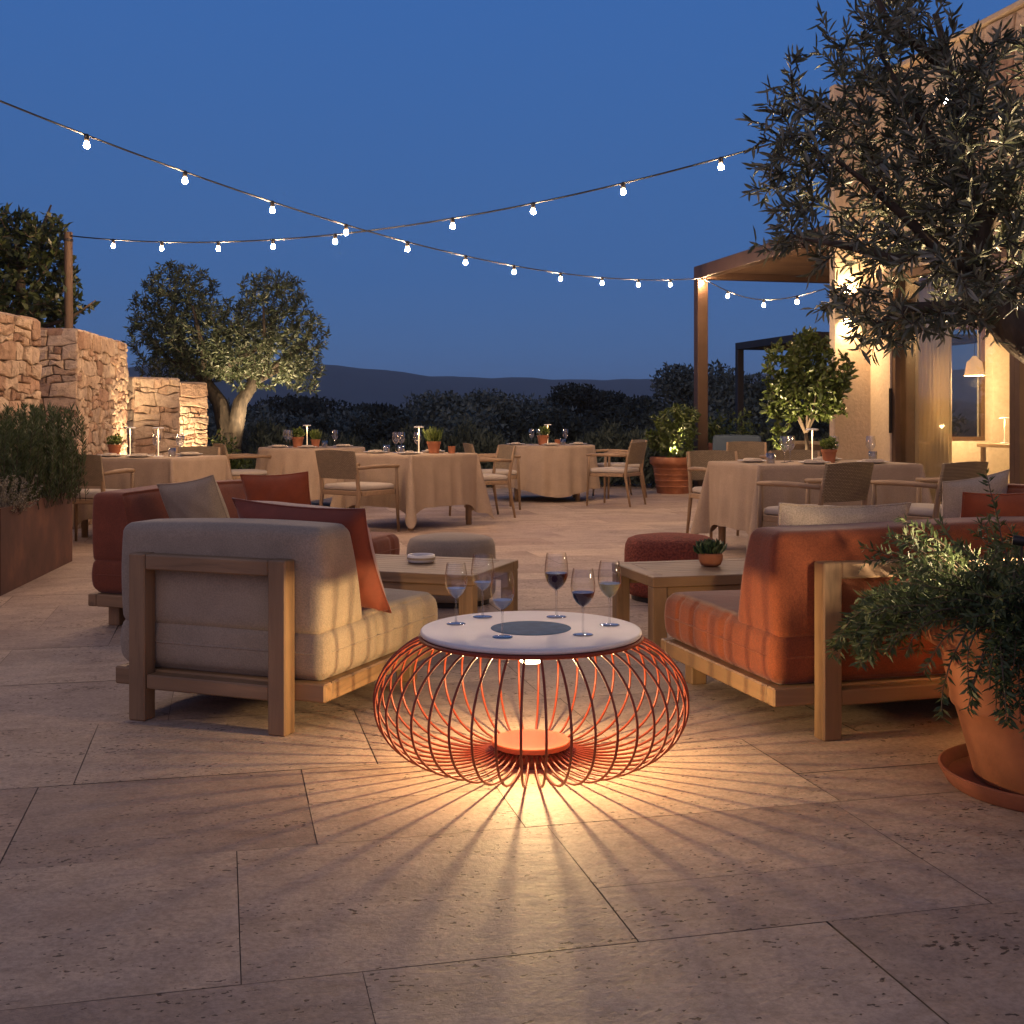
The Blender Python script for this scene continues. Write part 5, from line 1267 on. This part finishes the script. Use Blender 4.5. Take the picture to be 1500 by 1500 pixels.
f2,t2,p2=cat_fit(o2,(-5.2,14.0),(7.2,-5.0),0.0,1.32,0)
festoon('string of bulbs from the wooden pole rising to the right behind the near olive',p2,[f2(t) for t in t2[:5]+t2[6:]+[1.045,1.14]])
pe=p1[-1]; pb=BM@Vector((-.2,-.462,2.62)); p3=[pe.lerp(pb,i/16)+Vector((0,0,-.22*math.sin(math.pi*i/16))) for i in range(17)]
festoon('short string of three bulbs between the bronze pergola post and the plaster pier',p3,[p3[4],p3[9],p3[13]])
wood_pole('weathered wooden light pole rising behind the stone walls',(-5.2,14.0),f2(0).z+.04)
wood_pole('wooden light pole outside the left edge of the view',tuple(p1[0].xy),p1[0].z+.04)
# ---------------------------------------------------------------- landscape spotlights
uplight('spotlight grazing the far edge of the tall stone wall',(-4.18,13.75),(-4.58,14.25,1.7),330,75)
uplight('spotlight at the foot of the brightly lit low wall end',(-4.55,16.0),(-4.72,16.75,.9),480,95)
uplight('spotlight under the forked olive tree',(-3.75,17.55),(-3.85,17.9,3.4),900,56)
uplight('spotlight on the right side of the forked olive tree',(-2.9,17.6),(-3.4,18.1,3.4),380,46)
uplight('spotlight beside the laurel hedge',(-4.0,16.35),(-4.1,16.9,.6),7,80)
uplight('small spotlight standing in the trailing rosemary of the big pot',(BP[0]-.135,BP[1]-.08),(BP[0]-.60,BP[1]+.10,.86),26,130,.70)
uplight('unseen spotlight added to brighten the big near olive tree',(2.28,4.12),(1.62,3.9,2.0),1300,105)  # added out of view so the near olive leaves catch warm light
# ---------------------------------------------------------------- sky, afterglow, camera
w=bpy.data.worlds.new('World'); scene.world=w; w.use_nodes=True; nt=w.node_tree; L=nt.links.new; bg=nt.nodes['Background']
tc=nn(nt,'ShaderNodeTexCoord'); sx=nn(nt,'ShaderNodeSeparateXYZ'); L(tc.outputs['Generated'],sx.inputs[0])
up=ramp(nt,sx.outputs[2],[(0,(.090,.165,.345)),(.03,(.070,.152,.345)),(.12,(.050,.138,.362)),(.33,(.042,.136,.400)),(.5,(.046,.115,.28)),(1,(.048,.09,.19))])
# afterglow in the half of the sky behind the viewer
az=nn(nt,'ShaderNodeMapRange'); L(sx.outputs[1],az.inputs[0]); az.inputs[1].default_value=.15; az.inputs[2].default_value=-.9; az.inputs[3].default_value=0; az.inputs[4].default_value=1
gl=ramp(nt,sx.outputs[2],[(0,(.46,.21,.085)),(.12,(.40,.20,.10)),(.35,(.22,.125,.08)),(.7,(.05,.035,.03)),(1,(0,0,0))])
mx=nn(nt,'ShaderNodeMix',data_type='RGBA',blend_type='ADD'); L(az.outputs[0],mx.inputs[0]); L(up.outputs[0],mx.inputs[6]); L(gl.outputs[0],mx.inputs[7])
L(mx.outputs[2],bg.inputs[0]); bg.inputs[1].default_value=1.0
sd=bpy.data.lights.new('afterglow_sun','SUN'); sd.energy=.26; sd.angle=rad(40); sd.color=(1,.66,.44); so=bpy.data.objects.new('afterglow_sun',sd); COL.objects.link(so)
so.rotation_euler=Vector((.35,1.0,-.75)).to_track_quat('-Z','Y').to_euler()
mb=MB(); mb.box(-2000,2000,-45,2750,-1.4,78); hz=bpy.data.materials.new('evening_air'); hz.use_nodes=True; nt=hz.node_tree; nt.nodes.remove(nt.nodes['Principled BSDF'])
v=nt.nodes.new('ShaderNodeVolumePrincipled'); v.inputs['Density'].default_value=.00030; v.inputs['Color'].default_value=(.82,.88,.96,1); nt.links.new(v.outputs[0],[n for n in nt.nodes if n.type=='OUTPUT_MATERIAL'][0].inputs['Volume'])
tag(mb.build('haze',hz),'thin blue evening haze over the distant hills','haze',kind='stuff')
cam=bpy.data.cameras.new('camera'); co=bpy.data.objects.new('camera',cam); COL.objects.link(co); co.location=(0,0,CH); co.rotation_euler=(rad(90),0,0)
cam.sensor_width=36; cam.lens=36*FPX/1500; cam.shift_y=-(750-HOR)/1500; cam.clip_end=9000; cam.clip_start=.05
scene.camera=co
scene.view_settings.view_transform='Standard'; scene.view_settings.look='None'; scene.view_settings.exposure=0; scene.view_settings.gamma=1
scene.render.engine='CYCLES'; c=scene.cycles
c.use_denoising=True; c.denoiser='OPENIMAGEDENOISE'; c.max_bounces=6; c.diffuse_bounces=3; c.glossy_bounces=3; c.transparent_max_bounces=24; c.transmission_bounces=6
c.caustics_reflective=False; c.caustics_refractive=False; c.sample_clamp_indirect=4; c.sample_clamp_direct=0; c.use_light_tree=True
